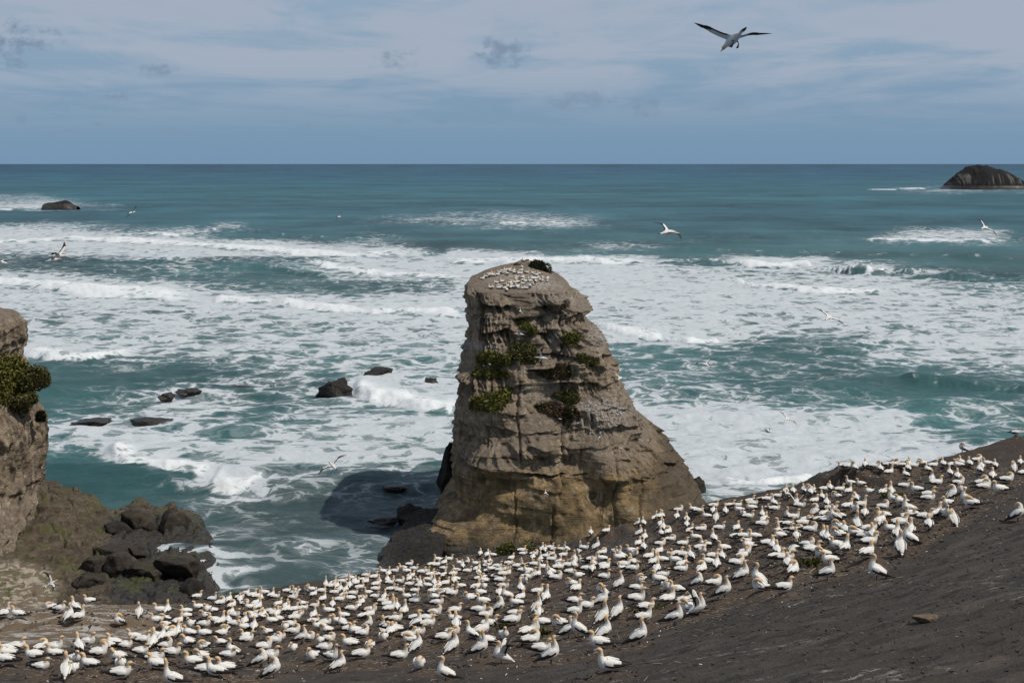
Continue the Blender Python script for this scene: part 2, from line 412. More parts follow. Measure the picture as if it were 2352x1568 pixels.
BIRD_TXT = """
10.5 1419.3 RA u; 43.1 1424.4 L s; 115.8 1400.1 LT z; 136.9 1414.5 R s; 207.7 1391.5 L s; 175.1 1407.8 LA u; 159.3 1422.2 A st; 180.3 1431.7 RA u
272.8 1432.7 LT sp; 320.6 1409.7 A st; 370.4 1415.5 L s; 383.8 1415.5 A u; 429.7 1412.6 L s; 428.8 1428.9 L s; 379 1436.5 LT p; 362.7 1440.3 L s
408.7 1442.2 RA s; 379 1451.8 LT s; 390.5 1459.5 L s; 438.3 1447 T s; 426.8 1462.3 LT u; 438.3 1468.1 L s; 408.7 1463.3 A u; 358.9 1469 T u
371.3 1473.8 A u; 392.4 1476.7 RA p; 310.1 1474.8 L s; 328.3 1482.4 R s; 351.2 1489.1 A u; 379.9 1493.9 R p; 430.7 1492 L p; 264.1 1489.1 L s
246.9 1497.8 LT p; 285.2 1496.8 R s; 183.8 1499.7 LA u; 201 1493.9 R s; 124.4 1496.8 R u; 93.8 1503.5 RA p; 15.3 1507.3 L s; 36.4 1502.9 R s
6.7 1513.1 L s; 128.2 1515.9 L s; 225.9 1514 R p; 322.5 1512.1 R s; 393.3 1515.9 R s; 81.3 1531.3 L s; 15.3 1538 L s; 21.1 1519.8 L s
93.8 1547.5 R s; 170.4 1529.3 RT s; 153.1 1550.4 A st; 169.4 1555.2 T s; 208.6 1543.7 L s; 273.7 1526.5 L p; 277.5 1546.6 T s; 355.1 1529.3 R s
363.7 1548.5 L s; 446 1537 L s; 275.6 1565.7 R s; 397.2 1563.8 L k; 414.4 1565.7 L k; 486.6 1380.8 R u; 452.1 1380.8 R s; 457.8 1408.6 L s
476 1414.3 T s; 489.4 1412.4 L s; 471.2 1427.7 L p; 505.7 1398 RA p; 525.8 1386.5 A s; 532.5 1402.8 RA p; 494.2 1437.3 L s; 467.4 1448.8 R s
505.7 1439.2 RA u; 537.3 1424.8 R s; 530.6 1417.2 A s; 536.3 1444 R s; 524.8 1436.3 A s; 516.2 1456.4 LT p; 471.2 1472.7 L s; 507.6 1469.8 RA s
505.7 1484.2 L p; 466.5 1495.7 LT p; 534.4 1498.5 L st; 522.9 1514.8 R s; 463.6 1528.2 L p; 467.4 1556.9 R s; 498 1556.9 L u; 522 1555.9 L s
564.1 1369.3 RA u; 549.7 1382.7 R s; 551.6 1387.5 A s; 578.4 1377.9 RA s; 561.2 1396.1 R z; 588 1380.8 RA s; 598.5 1381.8 A u; 588 1398 RA s
591.8 1405.7 RA u; 576.5 1406.6 L s; 609.1 1367.4 L u; 622.5 1375.1 RA u; 632 1380.8 R s; 657.9 1364.5 R s; 676 1367.4 R u; 672.2 1382.7 R p
681.8 1365.5 L s; 678 1377 A u; 638.7 1396.1 RA s; 693.3 1393.2 L p; 705.7 1361.7 L sp; 720.1 1375.1 RA u; 718.2 1366.5 L s; 737.3 1365.5 R s
741.1 1384.6 RA u; 722 1403.8 R p; 694.2 1408.6 R s; 674.1 1412.4 RA s; 656.9 1412.4 RA s; 656.9 1403.8 A s; 584.2 1424.8 R s; 572.7 1422.9 R s
591.8 1419.1 R s; 620.5 1417.2 R s; 631.1 1421 R s; 633.9 1426.7 A s; 603.3 1432.5 A p; 580.3 1434.4 L p; 562.2 1441.1 A s; 584.2 1451.6 A u
565 1453.5 L s; 568.9 1470.8 L s; 565 1484.2 R s; 612.9 1463.1 L p; 626.3 1444 L s; 639.7 1436.3 L p; 655 1455.5 T s; 664.6 1449.7 R s
672.2 1465 R p; 676 1432.5 R s; 684.7 1422.9 R s; 639.7 1474.6 R s; 693.3 1474.6 R st; 706.7 1478.4 R z; 630.1 1491.8 R p; 673.2 1497.6 T s
605.2 1503.3 R p; 599.5 1526.3 R sp; 620.5 1520.5 R s; 628.2 1547.3 R sp; 718.2 1439.2 R s; 720.1 1421 A u; 735.4 1453.5 L s; 745 1444 R s
750.7 1463.1 L p; 754.5 1481.3 R z; 735.4 1489.9 T s; 745 1506.2 R s; 719.1 1521.5 T s; 760.3 1522.4 RT u; 777.5 1530.1 RA st; 748.8 1350.2 A k
765.1 1350.2 RA u; 756.4 1358.8 R s; 785.2 1346.4 R s; 796.6 1339.7 RA s; 810 1336.8 L u; 813.9 1344.4 A s; 818.6 1348.3 RA s; 803.3 1355 A s
773.7 1357.8 A s; 782.3 1361.7 A s; 793.8 1364.5 A u; 767.9 1372.2 R z; 789 1379.9 RA s; 779.4 1389.4 R s; 764.1 1401.9 A s; 756.4 1415.3 L s
806.2 1413.3 R s; 790.9 1422.9 L u; 789 1444 LA u; 779.4 1436.3 L s; 806.2 1386.5 L s; 810 1371.2 R s; 825.3 1363.6 R s; 833 1341.6 R s
839.7 1330.1 R s; 839.7 1344.4 RA u; 857.9 1333.9 RA s; 871.3 1341.6 A u; 862.7 1352.1 RA s; 846.4 1369.3 LT u; 861.7 1365.5 R s; 859.8 1378.9 R s
882.8 1380.8 A u; 823.4 1398 A u; 831.1 1392.3 A s; 831.1 1382.7 R s; 878.9 1394.2 R s; 850.2 1413.3 R s; 833 1430.6 RA s; 848.3 1424.8 RA u
844.5 1444 R sp; 800.5 1459.3 R s; 819.6 1463.1 L s; 831.1 1472.7 R p; 806.2 1491.8 L s; 850.2 1501.4 T z; 828.2 1520.5 R s; 881.8 1445.9 A st
892.3 1438.2 R s; 896.2 1455.5 R s; 880.9 1477.5 T s; 896.2 1466 A s; 881.8 1319.6 L s; 892.3 1325.3 A u; 890.4 1340.6 A s; 894.3 1349.2 R s
896.2 1361.7 R s; 890.4 1401.9 R s; 892.3 1409.5 RA u; 906.1 1321.7 R p; 939.6 1303.5 R p; 926.2 1313 L s; 934.8 1321.7 L s; 950.1 1314 R s
990.3 1305.4 RA s; 1007.6 1295.8 L s; 1020 1299.7 RA u; 1030.5 1295.8 R s; 1001.8 1307.3 RA s; 1018.1 1314 R s; 967.4 1323.6 R s; 976.9 1321.7 R s
986.5 1318.8 RA u; 1002.8 1325.5 L z; 1019 1332.2 RA s; 987.5 1330.3 RA s; 943.4 1332.2 RA s; 939.6 1339.8 A u; 954.9 1342.7 T s; 904.2 1343.7 A u
917.6 1345.6 R p; 939.6 1351.3 R s; 982.7 1340.8 R p; 965.5 1349.4 A s; 963.5 1355.2 R s; 982.7 1355.2 L s; 998 1347.5 A u; 1007.6 1351.3 A u
1021.9 1349.4 RA s; 1001.8 1359 RA s; 917.6 1367.6 R s; 904.2 1359 R s; 952.1 1366.6 R s; 936.7 1378.1 L s; 954 1380 RT s; 994.2 1368.6 R s
1011.4 1374.3 LT p; 1026.7 1370.5 R s; 1037.2 1376.2 R s; 996.1 1387.7 L p; 1002.8 1398.2 R s; 952.1 1395.4 R s; 902.3 1395.4 A u; 911.9 1405.9 A s
928.1 1414.5 A u; 1040.1 1330.3 R s; 1049.7 1318.8 L s; 1041.1 1324.5 T s; 1047.8 1337.9 L s; 1043 1343.7 A s; 1060.2 1355.2 L s; 1063.1 1305.4 A u
1057.3 1301.6 L s; 1072.6 1294.9 R sp; 1093.7 1299.7 L s; 1103.3 1278.6 A s; 1118.6 1284.3 A s; 1132.9 1279.6 L s; 1112.8 1299.7 T s; 1126.2 1299.7 A s
1118.6 1310.2 R s; 1141.5 1310.2 R s; 1095.6 1314 RA u; 1072.6 1322.6 R s; 1120.5 1321.7 R s; 1130.1 1320.7 L s; 1147.3 1323.6 R s; 1164.5 1324.5 RA u
1156.9 1320.7 R s; 1137.7 1333.1 R s; 1197.1 1276.7 R s; 1200.9 1281.5 R s; 1174.1 1289.1 RA s; 1167.4 1301.6 R s; 1198 1305.4 A u; 1187.5 1311.1 R s
1170.3 1311.1 R s; 1214.3 1305.4 R s; 1225.8 1307.3 R s; 1248.7 1315 L u; 1225.8 1282.4 R p; 1223.9 1291 A s; 1244.9 1270.9 A u; 1252.6 1272.9 A s
1262.1 1267.1 R s; 1273.6 1271.9 R s; 1288.9 1270 R s; 1264 1281.5 R s; 1292.8 1281.5 R s; 1300.4 1261.4 L st; 1319.6 1288.2 A st; 1332 1265.2 A st
1340.6 1269 R s; 1243 1293 A u; 1252.6 1288.2 R s; 1266 1295.8 R p; 1283.2 1303.5 RA s; 1292.8 1309.2 R s; 1304.2 1309.2 R p; 1319.6 1309.2 A u
1331 1309.2 L s; 1342.5 1299.7 L s; 1199 1322.6 R s; 1214.3 1322.6 L u; 1218.1 1328.4 R s; 1233.4 1328.4 RA s; 1208.5 1337.9 R s; 1202.8 1343.7 T s
1264 1332.2 A s; 1275.5 1339.8 R p; 1264 1318.8 L k; 1281.3 1316.9 R s; 1310 1326.4 R s; 1330.1 1336 LT s; 1313.8 1353.2 L p; 1321.5 1370.5 RA s
1346.4 1320.7 R s; 1099.4 1339.8 R s; 1110.9 1336 L s; 1114.8 1345.6 L s; 1099.4 1328.4 A s; 1154.9 1330.3 R s; 1147.3 1345.6 R s; 1091.8 1359 RA s
1110.9 1360.9 T s; 1105.2 1376.2 L s; 1082.2 1387.7 LT s; 1154.9 1360.9 R s; 1147.3 1378.1 A s; 1164.5 1376.2 L st; 1197.1 1364.7 A u; 1195.1 1383.9 RA s
1233.4 1372.4 R s; 1252.6 1383.9 A u; 1110.9 1397.3 L s; 1147.3 1399.2 R sp; 1187.5 1399.2 L s; 1233.4 1403 RA st; 1317.6 1397.3 R s; 1319.6 1420.2 R u
1097.5 1416.4 R s; 1043.9 1416.4 R s; 1114.8 1427.9 R p; 1045.8 1435.5 L s; 1047.8 1445.1 A u; 1122.4 1444.2 R s; 998 1420.2 R p; 1181.7 1426 R s
1176 1443.2 R s; 1107.1 1458.5 RA u; 1038.2 1464.3 R z; 1156.9 1468.1 T s; 1084.1 1471.9 LA u; 1089.9 1474.8 L s; 1237.3 1426 A z; 1223.9 1445.1 R st
1248.7 1443.2 L s; 1210.5 1458.5 RA u; 1285.1 1450.9 L p; 1306.2 1454.7 R st; 1327.2 1452.8 L st; 952.1 1433.6 R s; 976.9 1435.5 R s; 955.9 1438.4 RA st
980.8 1450.9 R s; 908 1439.4 R s; 909.9 1462.3 L s; 959.7 1466.2 R s; 936.7 1475.7 R s; 944.4 1489.1 L z; 957.8 1489.1 RA st; 1017.1 1481.5 R s
1040.1 1493 RA st; 915.7 1515.9 R u; 1103.3 1504.5 R st; 1151.1 1510.2 L W; 1218.1 1489.1 R p; 1241.1 1506.4 R s; 1266 1511.2 R st; 1120.5 1491.1 L s
1344.4 1410.7 R s; 962.8 1547.7 T z; 1022.7 1551.1 L st; 1378.1 1496.4 L s; 1388.4 1460.5 RA st; 1468.7 1467.3 R st; 1400.3 1549.4 L u; 1357.3 1233.6 A s
1391.7 1229.8 RA s; 1369.7 1259.5 RA st; 1465.4 1193.4 R sp; 1478.8 1201.1 A s; 1503.7 1180 RA u; 1507.5 1184.8 A s; 1515.2 1198.2 RA s; 1520.9 1192.5 A s
1557.3 1182.9 R p; 1554.4 1195.3 A s; 1594.6 1181 L s; 1603.2 1186.7 R s; 1577.4 1202 A s; 1577.4 1213.5 A u; 1517.1 1215.4 A s; 1523.8 1218.3 A u
1520 1234.6 A s; 1534.3 1232.7 RA p; 1468.3 1226.9 RA st; 1480.7 1241.3 A s; 1584.1 1231.7 RA s; 1609 1228.8 R z; 1650.1 1226 R s; 1640.5 1244.1 A u
1691.3 1227.9 RA s; 1748.7 1219.3 R s; 1539.1 1251.8 R z; 1599.4 1248.9 L s; 1621.4 1259.5 L s; 1566.9 1261.4 R s; 1637.7 1173.3 R s; 1637.7 1182.9 A s
1624.3 1198.2 L s; 1644.4 1191.5 A st; 1666.4 1181 A u; 1676 1168.5 R s; 1693.2 1169.5 R s; 1698.9 1183.9 L s; 1706.6 1188.6 T s; 1717.1 1198.2 R s
1727.6 1176.2 L s; 1727.6 1165.7 R s; 1721.9 1160.9 R s; 1750.6 1156.1 R s; 1760.2 1159.9 R s; 1762.1 1175.2 T s; 1778.4 1164.7 A u; 1777.4 1181.9 R s
1783.1 1150.4 R s; 1751.6 1194.4 A u; 1754.4 1206.8 RA s; 1465.4 1262.3 RA s; 1478.8 1269 A s; 1515.2 1263.3 R p; 1513.3 1277.6 RA s; 1452 1275.7 L s
1457.8 1284.3 T p; 1489.3 1290.1 RA s; 1383.1 1280.5 RA z; 1411.8 1278.6 T s; 1429 1287.2 L st; 1423.3 1295.8 L s; 1384.1 1293.9 L s; 1358.2 1296.8 R s
1454.9 1305.4 LA s; 1364 1308.3 A s; 1360.1 1318.8 A s; 1386.9 1309.2 R s; 1388.8 1317.8 RA s; 1431 1312.1 R s; 1432.9 1320.7 L s; 1452 1322.6 R s
1386.9 1338.9 R s; 1423.3 1344.6 RA st; 1472.1 1348.5 LT p; 1381.2 1364.7 L sp; 1382.1 1388.7 R st; 1459.7 1362.8 R s; 1459.7 1385.8 R u; 1522.8 1299.7 L s
1499.9 1303.5 RA u; 1508.5 1317.8 A s; 1554.4 1280.5 R s; 1540.1 1288.2 T s; 1553.5 1299.7 L s; 1570.7 1290.1 R s; 1565.9 1309.2 RA s; 1563 1328.4 R s
1587.9 1290.1 A u; 1607.1 1270.9 R s; 1612.8 1279.6 T s; 1635.8 1285.3 R s; 1658.7 1287.2 A u; 1628.1 1303.5 L s; 1646.3 1309.2 A u; 1664.5 1267.1 L s
1659.7 1268.1 T s; 1520.9 1336 R s; 1515.2 1346.5 L s; 1528.6 1364.7 T z; 1557.3 1370.5 L s; 1532.4 1389.6 RA u; 1610.9 1323.6 RA p; 1603.2 1345.6 R sp
1637.7 1357.1 R p; 1664.5 1364.7 R st; 1704.7 1326.4 R st; 1689.4 1307.3 R p; 1741 1339.8 LA st; 1746.8 1365.7 L p; 1689.4 1244.1 R s; 1706.6 1242.2 R s
1716.2 1238.4 L u; 1735.3 1246.1 L s; 1712.3 1257.5 R s; 1721.9 1269 L s; 1710.4 1281.5 R p; 1704.7 1292 RA s; 1762.1 1262.3 R s; 1775.5 1267.1 A u
1785.1 1284.3 A s; 1781.2 1295.8 R s; 1787 1234.6 A s; 1792.7 1246.1 L s; 1796.5 1220.2 L s; 1572.6 1395.4 R p; 1605.1 1399.2 R W; 1585 1409.7 L p
1417.6 1408.8 RA st; 1482.6 1412.6 R s; 1383.1 1424.1 RA st; 1356.3 1406.8 A u; 1549.6 1426 R st; 1477.9 1429.8 R u; 1798.5 1372.4 R s; 1806.1 1234.6 R s
1934.7 1088.1 L s; 1947.2 1088.1 R s; 1964.4 1092.9 A s; 1986.4 1081.4 A s; 2005.6 1082.4 R s; 2022.8 1089.1 A u; 2038.1 1082.4 R s; 2041 1094.8 RA u
2053.4 1080.5 R p; 2072.6 1080.5 R s; 2085.9 1088.1 A s; 2087.9 1075.7 A s; 2096.5 1082.4 R s; 2118.5 1073.8 L p; 2141.5 1080.5 R s; 2131.9 1090.1 A s
2140.5 1100.6 A st; 2167.3 1076.7 A s; 2187.4 1079.5 R s; 2202.7 1081.4 L s; 2208.5 1074.7 A s; 2227.6 1076.7 A s; 2242.9 1069 R p; 2182.6 1095.8 A u
2199.8 1109.2 A s; 2081.2 1102.5 A s; 2074.5 1124.5 R s; 1953.9 1115.9 L u; 1977.8 1123.6 L s; 2149.1 1123.6 R s; 2199.8 1122.6 R p; 1804.6 1140.8 A s
1809.4 1150.4 A s; 1821.8 1142.7 A s; 1846.7 1135 A s; 1860.1 1131.2 L p; 1862 1142.7 A s; 1870.6 1137 A s; 1891.7 1132.2 R s; 1907 1132.2 A s
1927.1 1135 R s; 1948.1 1138.9 RA u; 1888.8 1148.4 A s; 1920.4 1155.1 L p; 1996 1142.7 LT s; 2027.6 1142.7 RA s; 2046.7 1138.9 A u; 2107 1140.8 L s
2055.3 1155.1 L u; 2071.6 1163.8 L s; 2130.9 1151.3 R s; 2129 1163.8 R s; 2187.4 1138.9 RA sp; 2208.5 1135 LT s; 2218 1152.3 L st; 1829.5 1158 A W
1869.7 1159.9 RA s; 1899.3 1164.7 A u; 1835.2 1175.2 R s; 1872.5 1177.2 RA sp; 1965.4 1157.1 A z; 1945.3 1175.2 RA s; 1976.8 1171.4 R u; 1962.5 1182.9 T s
2026.6 1177.2 R p; 1907.9 1183.9 R s; 1891.7 1194.4 RA s; 1916.6 1201.1 L st; 1927.1 1198.2 L p; 1986.4 1194.4 A s; 1812.2 1188.6 L st; 1821.8 1198.2 R u
1967.3 1209.7 A st; 2030.4 1198.2 L s; 2022.8 1211.6 RA s; 2017 1217.3 A s; 1852.4 1205.9 R s; 1841.9 1214.5 R s; 1881.1 1209.7 R s; 1896.5 1211.6 R p
1809.4 1218.3 R s; 2087.9 1177.2 L k; 2095.5 1192.5 L s; 2084 1203.9 R s; 2122.3 1203 R s; 2149.1 1189.6 RA u; 2170.2 1190.5 T s; 2176.9 1171.4 LT s
2231.4 1172.4 L z; 2189.3 1198.2 A sp; 2133.8 1218.3 A s; 2064.9 1217.3 R s; 2047.7 1226.9 L s; 2091.7 1225 A u; 2087.9 1243.2 L st; 2061.1 1242.2 A u
2066.8 1263.3 A st; 1927.1 1222.1 L p; 1942.4 1229.8 A s; 1994.1 1228.8 R s; 2006.5 1242.2 A u; 1965.4 1244.1 L z; 1984.5 1248 R p; 1827.6 1233.6 R z
1859.1 1233.6 R p; 1804.6 1244.1 R s; 1829.5 1247 A s; 1900.3 1246.1 A u; 1891.7 1244.1 A s; 1925.2 1249.9 L p; 1923.3 1266.2 L s; 1938.6 1274.8 RA u
1994.1 1263.3 R s; 1823.7 1263.3 RA st; 1852.4 1268.1 RT p; 1862 1282.4 R s; 1890.7 1287.2 L p; 1989.3 1291 RA s; 1907.9 1303.5 L s; 1900.3 1324.5 R st
2013.2 1320.7 L st; 1810.3 1311.1 A s; 1819.9 1330.3 RA p; 1802.7 1297.7 R s; 2268.6 1076.9 L s; 2286.3 1078.5 A s; 2328.6 1080.8 A sp; 2343.3 1071.5 A s
2279.4 1104.6 A s; 2310.9 1110 R p; 2350.9 1097.7 R s; 2251 1089.2 A u; 2254.8 1083.1 A s; 2254 1123.1 R p; 2257.9 1131.5 R p; 2297.1 1139.2 L s
2338.6 1188.4 R sp; 2332.5 1004.6 R s; 2210.2 1032.3 L sp
"""

# ================================================================== SEA
# foam cover seen on the water, 0..9, by picture row: (x, cover) pairs
FOAM = {
    390: [(0, 0), (2352, 0)],
    425: [(0, 0), (1950, 0), (2080, 1.5), (2180, 2), (2352, 1)],
    438: [(0, .5), (200, 0), (1950, 0), (2060, 3), (2180, 5), (2352, 3)],
    450: [(0, 4.5), (90, 4), (150, 1), (300, 0), (1900, .4), (2352, .8)],
    462: [(0, 4), (100, 6), (160, 4), (230, 1), (1900, .3), (2352, .4)],
    474: [(0, 8), (95, 8), (150, 6), (200, 4), (270, 4), (300, .5), (2352, .2)],
    488: [(0, 1), (140, 1), (250, .6), (800, .2), (960, 2), (1180, 4), (1300, 2), (1400, .5), (2352, 0)],
    503: [(0, .4), (140, 1), (250, 1), (350, .2), (800, 1.2), (950, 4.5), (1200, 5.5), (1340, 5), (1400, 1.5), (1500, .4), (2352, 0)],
    516: [(0, 5), (120, 6), (260, 3), (330, 1), (470, 1), (500, 5), (545, 5), (580, .6), (900, 2), (1150, 4.5), (1300, 6), (1420, 2), (1600, .4), (2352, 0)],
    528: [(0, 8), (150, 7.5), (290, 4), (340, 5), (480, 6), (540, 3), (600, 1), (780, .6), (1000, 1), (1250, 2), (1500, .5), (2000, 1), (2100, 6), (2290, 5), (2352, 1)],
    540: [(0, 9), (200, 8.5), (320, 5), (400, 6), (500, 3), (640, 1), (800, 1), (860, 4), (920, 3), (960, .6), (1400, .8), (1700, 1.5), (1980, 1), (2040, 5), (2150, 8), (2300, 6), (2352, 1)],
    552: [(0, 9), (380, 9.3), (470, 7), (600, 5), (760, 3), (830, 5), (900, 2.5), (960, .5), (1350, 2), (1500, 2.5), (1800, 1), (1980, 2), (2060, 7), (2200, 7.5), (2300, 6), (2352, 2)],
    566: [(0, 8), (250, 8.5), (400, 9.3), (600, 9), (800, 7.5), (930, 5), (1000, 1), (1330, 1.5), (1400, 5), (1500, 4), (1560, 1), (2000, .5), (2352, .5)],
    580: [(0, 6), (200, 6.5), (400, 9), (600, 9), (850, 9.3), (960, 8), (1010, 4), (1040, 9), (1200, 7), (1300, 3), (1400, 2), (1600, .6), (2352, .3)],
    594: [(0, 3), (100, 3), (250, 4), (400, 6), (560, 4), (700, 5), (800, 6), (950, 7.5), (1010, 9), (1200, 9.5), (1400, 9.3), (1490, 8), (1540, 3), (1650, 3), (1690, 9), (1870, 9.3), (1900, 4), (1960, 2), (2200, .5), (2352, .5)],
    608: [(0, 3), (150, 2), (300, 4), (430, 5.5), (560, 3), (680, 4), (760, 8), (950, 9), (1200, 9.5), (1500, 9), (1560, 5), (1680, 6), (1720, 9.3), (1860, 9), (1930, 5), (1960, 9), (2040, 9), (2090, 4), (2200, 1), (2352, 1)],
    624: [(0, 6), (100, 6), (200, 3), (330, 2.5), (480, 4), (600, 2), (700, 4), (800, 8), (1000, 8.5), (1200, 8.5), (1400, 9), (1600, 7), (1760, 7), (1900, 7), (2000, 8), (2060, 5), (2140, 4), (2250, 2.5), (2352, 2)],
    640: [(0, 8), (90, 9), (160, 8), (260, 5), (400, 3), (600, 2), (720, 3.5), (860, 6.5), (1020, 7), (1300, 8.8), (1600, 8), (1850, 7), (2100, 6), (2250, 3.5), (2352, 2.5)],
    656: [(0, 8.5), (110, 9.5), (280, 9.2), (400, 8), (500, 5), (600, 3), (760, 2.5), (900, 4), (1020, 5), (1300, 9), (1600, 8.4), (1750, 9), (1900, 8.6), (2050, 8), (2200, 6), (2352, 4.5)],
    672: [(0, 8), (200, 9), (360, 9.4), (480, 8), (580, 6), (700, 4), (850, 4), (980, 6), (1060, 7), (1350, 9), (1600, 8.5), (1800, 9), (1980, 9), (2100, 7), (2352, 6)],
    690: [(0, 8), (200, 8.2), (420, 9), (590, 8.6), (640, 8), (720, 9), (830, 8), (950, 7.5), (1060, 8), (1350, 8.8), (1650, 8.2), (1900, 7.6), (2150, 7), (2352, 6.6)],
    710: [(0, 7.2), (200, 7.4), (400, 7.6), (600, 7), (700, 8.6), (860, 9.2), (1000, 8.8), (1060, 8.4), (1350, 8), (1600, 8.4), (1900, 7.6), (2352, 7.2)],
    735: [(0, 6.2), (150, 6), (330, 6.8), (600, 6.4), (760, 7.4), (950, 8.4), (1060, 8.2), (1360, 7.6), (1600, 8.2), (1850, 7.6), (2100, 7.6), (2352, 7.6)],
    758: [(0, 6), (120, 6), (250, 5.2), (420, 7), (650, 6.4), (860, 7), (1060, 7.8), (1370, 7), (1420, 9), (1540, 8), (1600, 8.6), (1800, 6.4), (2000, 7), (2352, 8)],
    780: [(0, 7), (100, 7.4), (250, 6.6), (420, 6), (640, 6.6), (860, 6.6), (1060, 7.2), (1380, 5), (1480, 6.5), (1560, 9), (1650, 8.6), (1720, 4), (1900, 4.8), (2050, 6.4), (2200, 7.6), (2352, 8.2)],
    808: [(40, 8.6), (120, 9.2), (200, 8), (330, 5), (560, 5.4), (800, 6), (1060, 6.8), (1400, 4.6), (1600, 4.4), (1750, 4), (1950, 4.6), (2100, 6), (2352, 7.6)],
    835: [(60, 3), (150, 2.6), (260, 3.6), (420, 3), (560, 5), (640, 5.6), (800, 5), (960, 5.6), (1060, 6.2), (1400, 3.2), (1560, 4.6), (1720, 3.8), (1960, 3.6), (2160, 4.4), (2352, 6)],
    860: [(80, 1.6), (250, 2), (430, 1.4), (600, 4.4), (760, 4.6), (830, 8), (930, 7), (1060, 6), (1400, 4.4), (1600, 3.6), (1780, 3.4), (2000, 3), (2160, 3.4), (2352, 4.4)],
    884: [(80, 1), (250, 1.4), (380, 3), (480, 3.6), (600, 4), (740, 4.4), (820, 9), (920, 9), (1000, 8), (1060, 7), (1430, 6), (1600, 3.6), (1800, 3.4), (2050, 2.2), (2352, 1.6)],
    908: [(100, 1.2), (260, 4), (380, 6.6), (470, 7), (560, 4), (700, 4), (820, 7.4), (900, 9.2), (1040, 9), (1440, 6.5), (1560, 5), (1760, 3.6), (1960, 3.2), (2180, 2.2), (2352, 2.2)],
    932: [(100, 3), (200, 4.4), (330, 5), (400, 8), (500, 6.4), (620, 3.6), (760, 5.4), (900, 6.6), (1040, 8.4), (1460, 8.4), (1620, 8.2), (1760, 6.6), (1900, 3.6), (2100, 3), (2300, 3.4), (2352, 3)],
    956: [(100, 5), (200, 6), (300, 5), (420, 7), (560, 4.4), (700, 5.4), (900, 7), (1040, 7.6), (1500, 8.6), (1740, 8.8), (1900, 8.4), (2060, 7), (2140, 4), (2260, 4), (2352, 4)],
    985: [(95, 8.4), (180, 8.8), (300, 7.6), (420, 5.6), (560, 5.2), (740, 6.6), (900, 7.4), (1040, 7.8), (1520, 9), (1800, 9.2), (2000, 9), (2110, 7.6), (2200, 3.2), (2352, 4)],
    1012: [(95, 5), (200, 6.6), (290, 8.4), (420, 7), (560, 7), (740, 7.6), (900, 8), (1040, 8), (1560, 8.8), (1900, 8.8), (2090, 9), (2160, 5), (2260, 2), (2352, 2)],
    1040: [(95, 1.4), (220, 3), (260, 8.8), (330, 9), (420, 7), (560, 7.4), (740, 7.6), (900, 7.4), (1030, 6.4), (1560, 8.6), (1800, 8.6), (2050, 8.8), (2160, 8)],
    1066: [(95, .6), (250, 1.4), (300, 8), (370, 9.2), (470, 9), (560, 7.4), (700, 6), (820, 5), (1000, 4.6), (1580, 8.6), (1700, 9), (1900, 9), (2100, 8.6)],
    1090: [(95, .5), (300, 1), (420, 5), (500, 9.2), (600, 8), (700, 3.4), (840, 2.8), (1000, 3.4), (1590, 8), (1740, 9.2), (1880, 8.4)],
    1115: [(95, .4), (350, 1.6), (470, 4), (505, 9.4), (570, 8), (630, 3), (760, 2), (1000, 2.4), (1600, 7), (1700, 7.6), (1800, 7.2)],
    1145: [(95, .5), (260, 1.2), (420, 2.4), (520, 3.4), (620, 1.9), (760, 2), (900, 2), (1010, 3.6), (1610, 6), (1720, 6.4)],
    1180: [(200, 3.5), (380, 4.4), (470, 3.4), (560, 2.6), (700, 2.2), (860, 2.2), (1000, 3.6), (1620, 6)],
    1215: [(420, 4), (500, 3.4), (600, 2.4), (680, 3.2), (760, 2.4), (900, 2.2), (1000, 3.6)],
    1260: [(480, 4.6), (540, 3.4), (640, 2.4), (700, 4.4), (780, 2.8), (900, 2.6)],
    1305: [(490, 7), (540, 5.2), (620, 2.4), (720, 3), (800, 4), (880, 3.4)],
    1350: [(480, 6.4), (540, 5), (640, 2.6), (760, 3.4), (860, 4)],
    1400: [(480, 5), (600, 3), (860, 3.5)],
}
_fy = np.array(sorted(FOAM))
_fx = np.arange(-1000, 3401, 14.0)
_fg = np.array([np.interp(_fx, [a for a, b in FOAM[y]], [b for a, b in FOAM[y]]) for y in _fy]) / 9.0


def foam_cover(X, Y):
    yi = np.interp(Y, _fy, np.arange(len(_fy)))
    xi = np.clip((X - _fx[0]) / 14.0, 0, len(_fx) - 1.001)
    y0 = np.clip(yi.astype(int), 0, len(_fy) - 2)
    x0 = xi.astype(int)
    a, b = yi - y0, xi - x0
    return ((_fg[y0, x0] * (1 - b) + _fg[y0, x0 + 1] * b) * (1 - a) + (_fg[y0 + 1, x0] * (1 - b) + _fg[y0 + 1, x0 + 1] * b) * a)


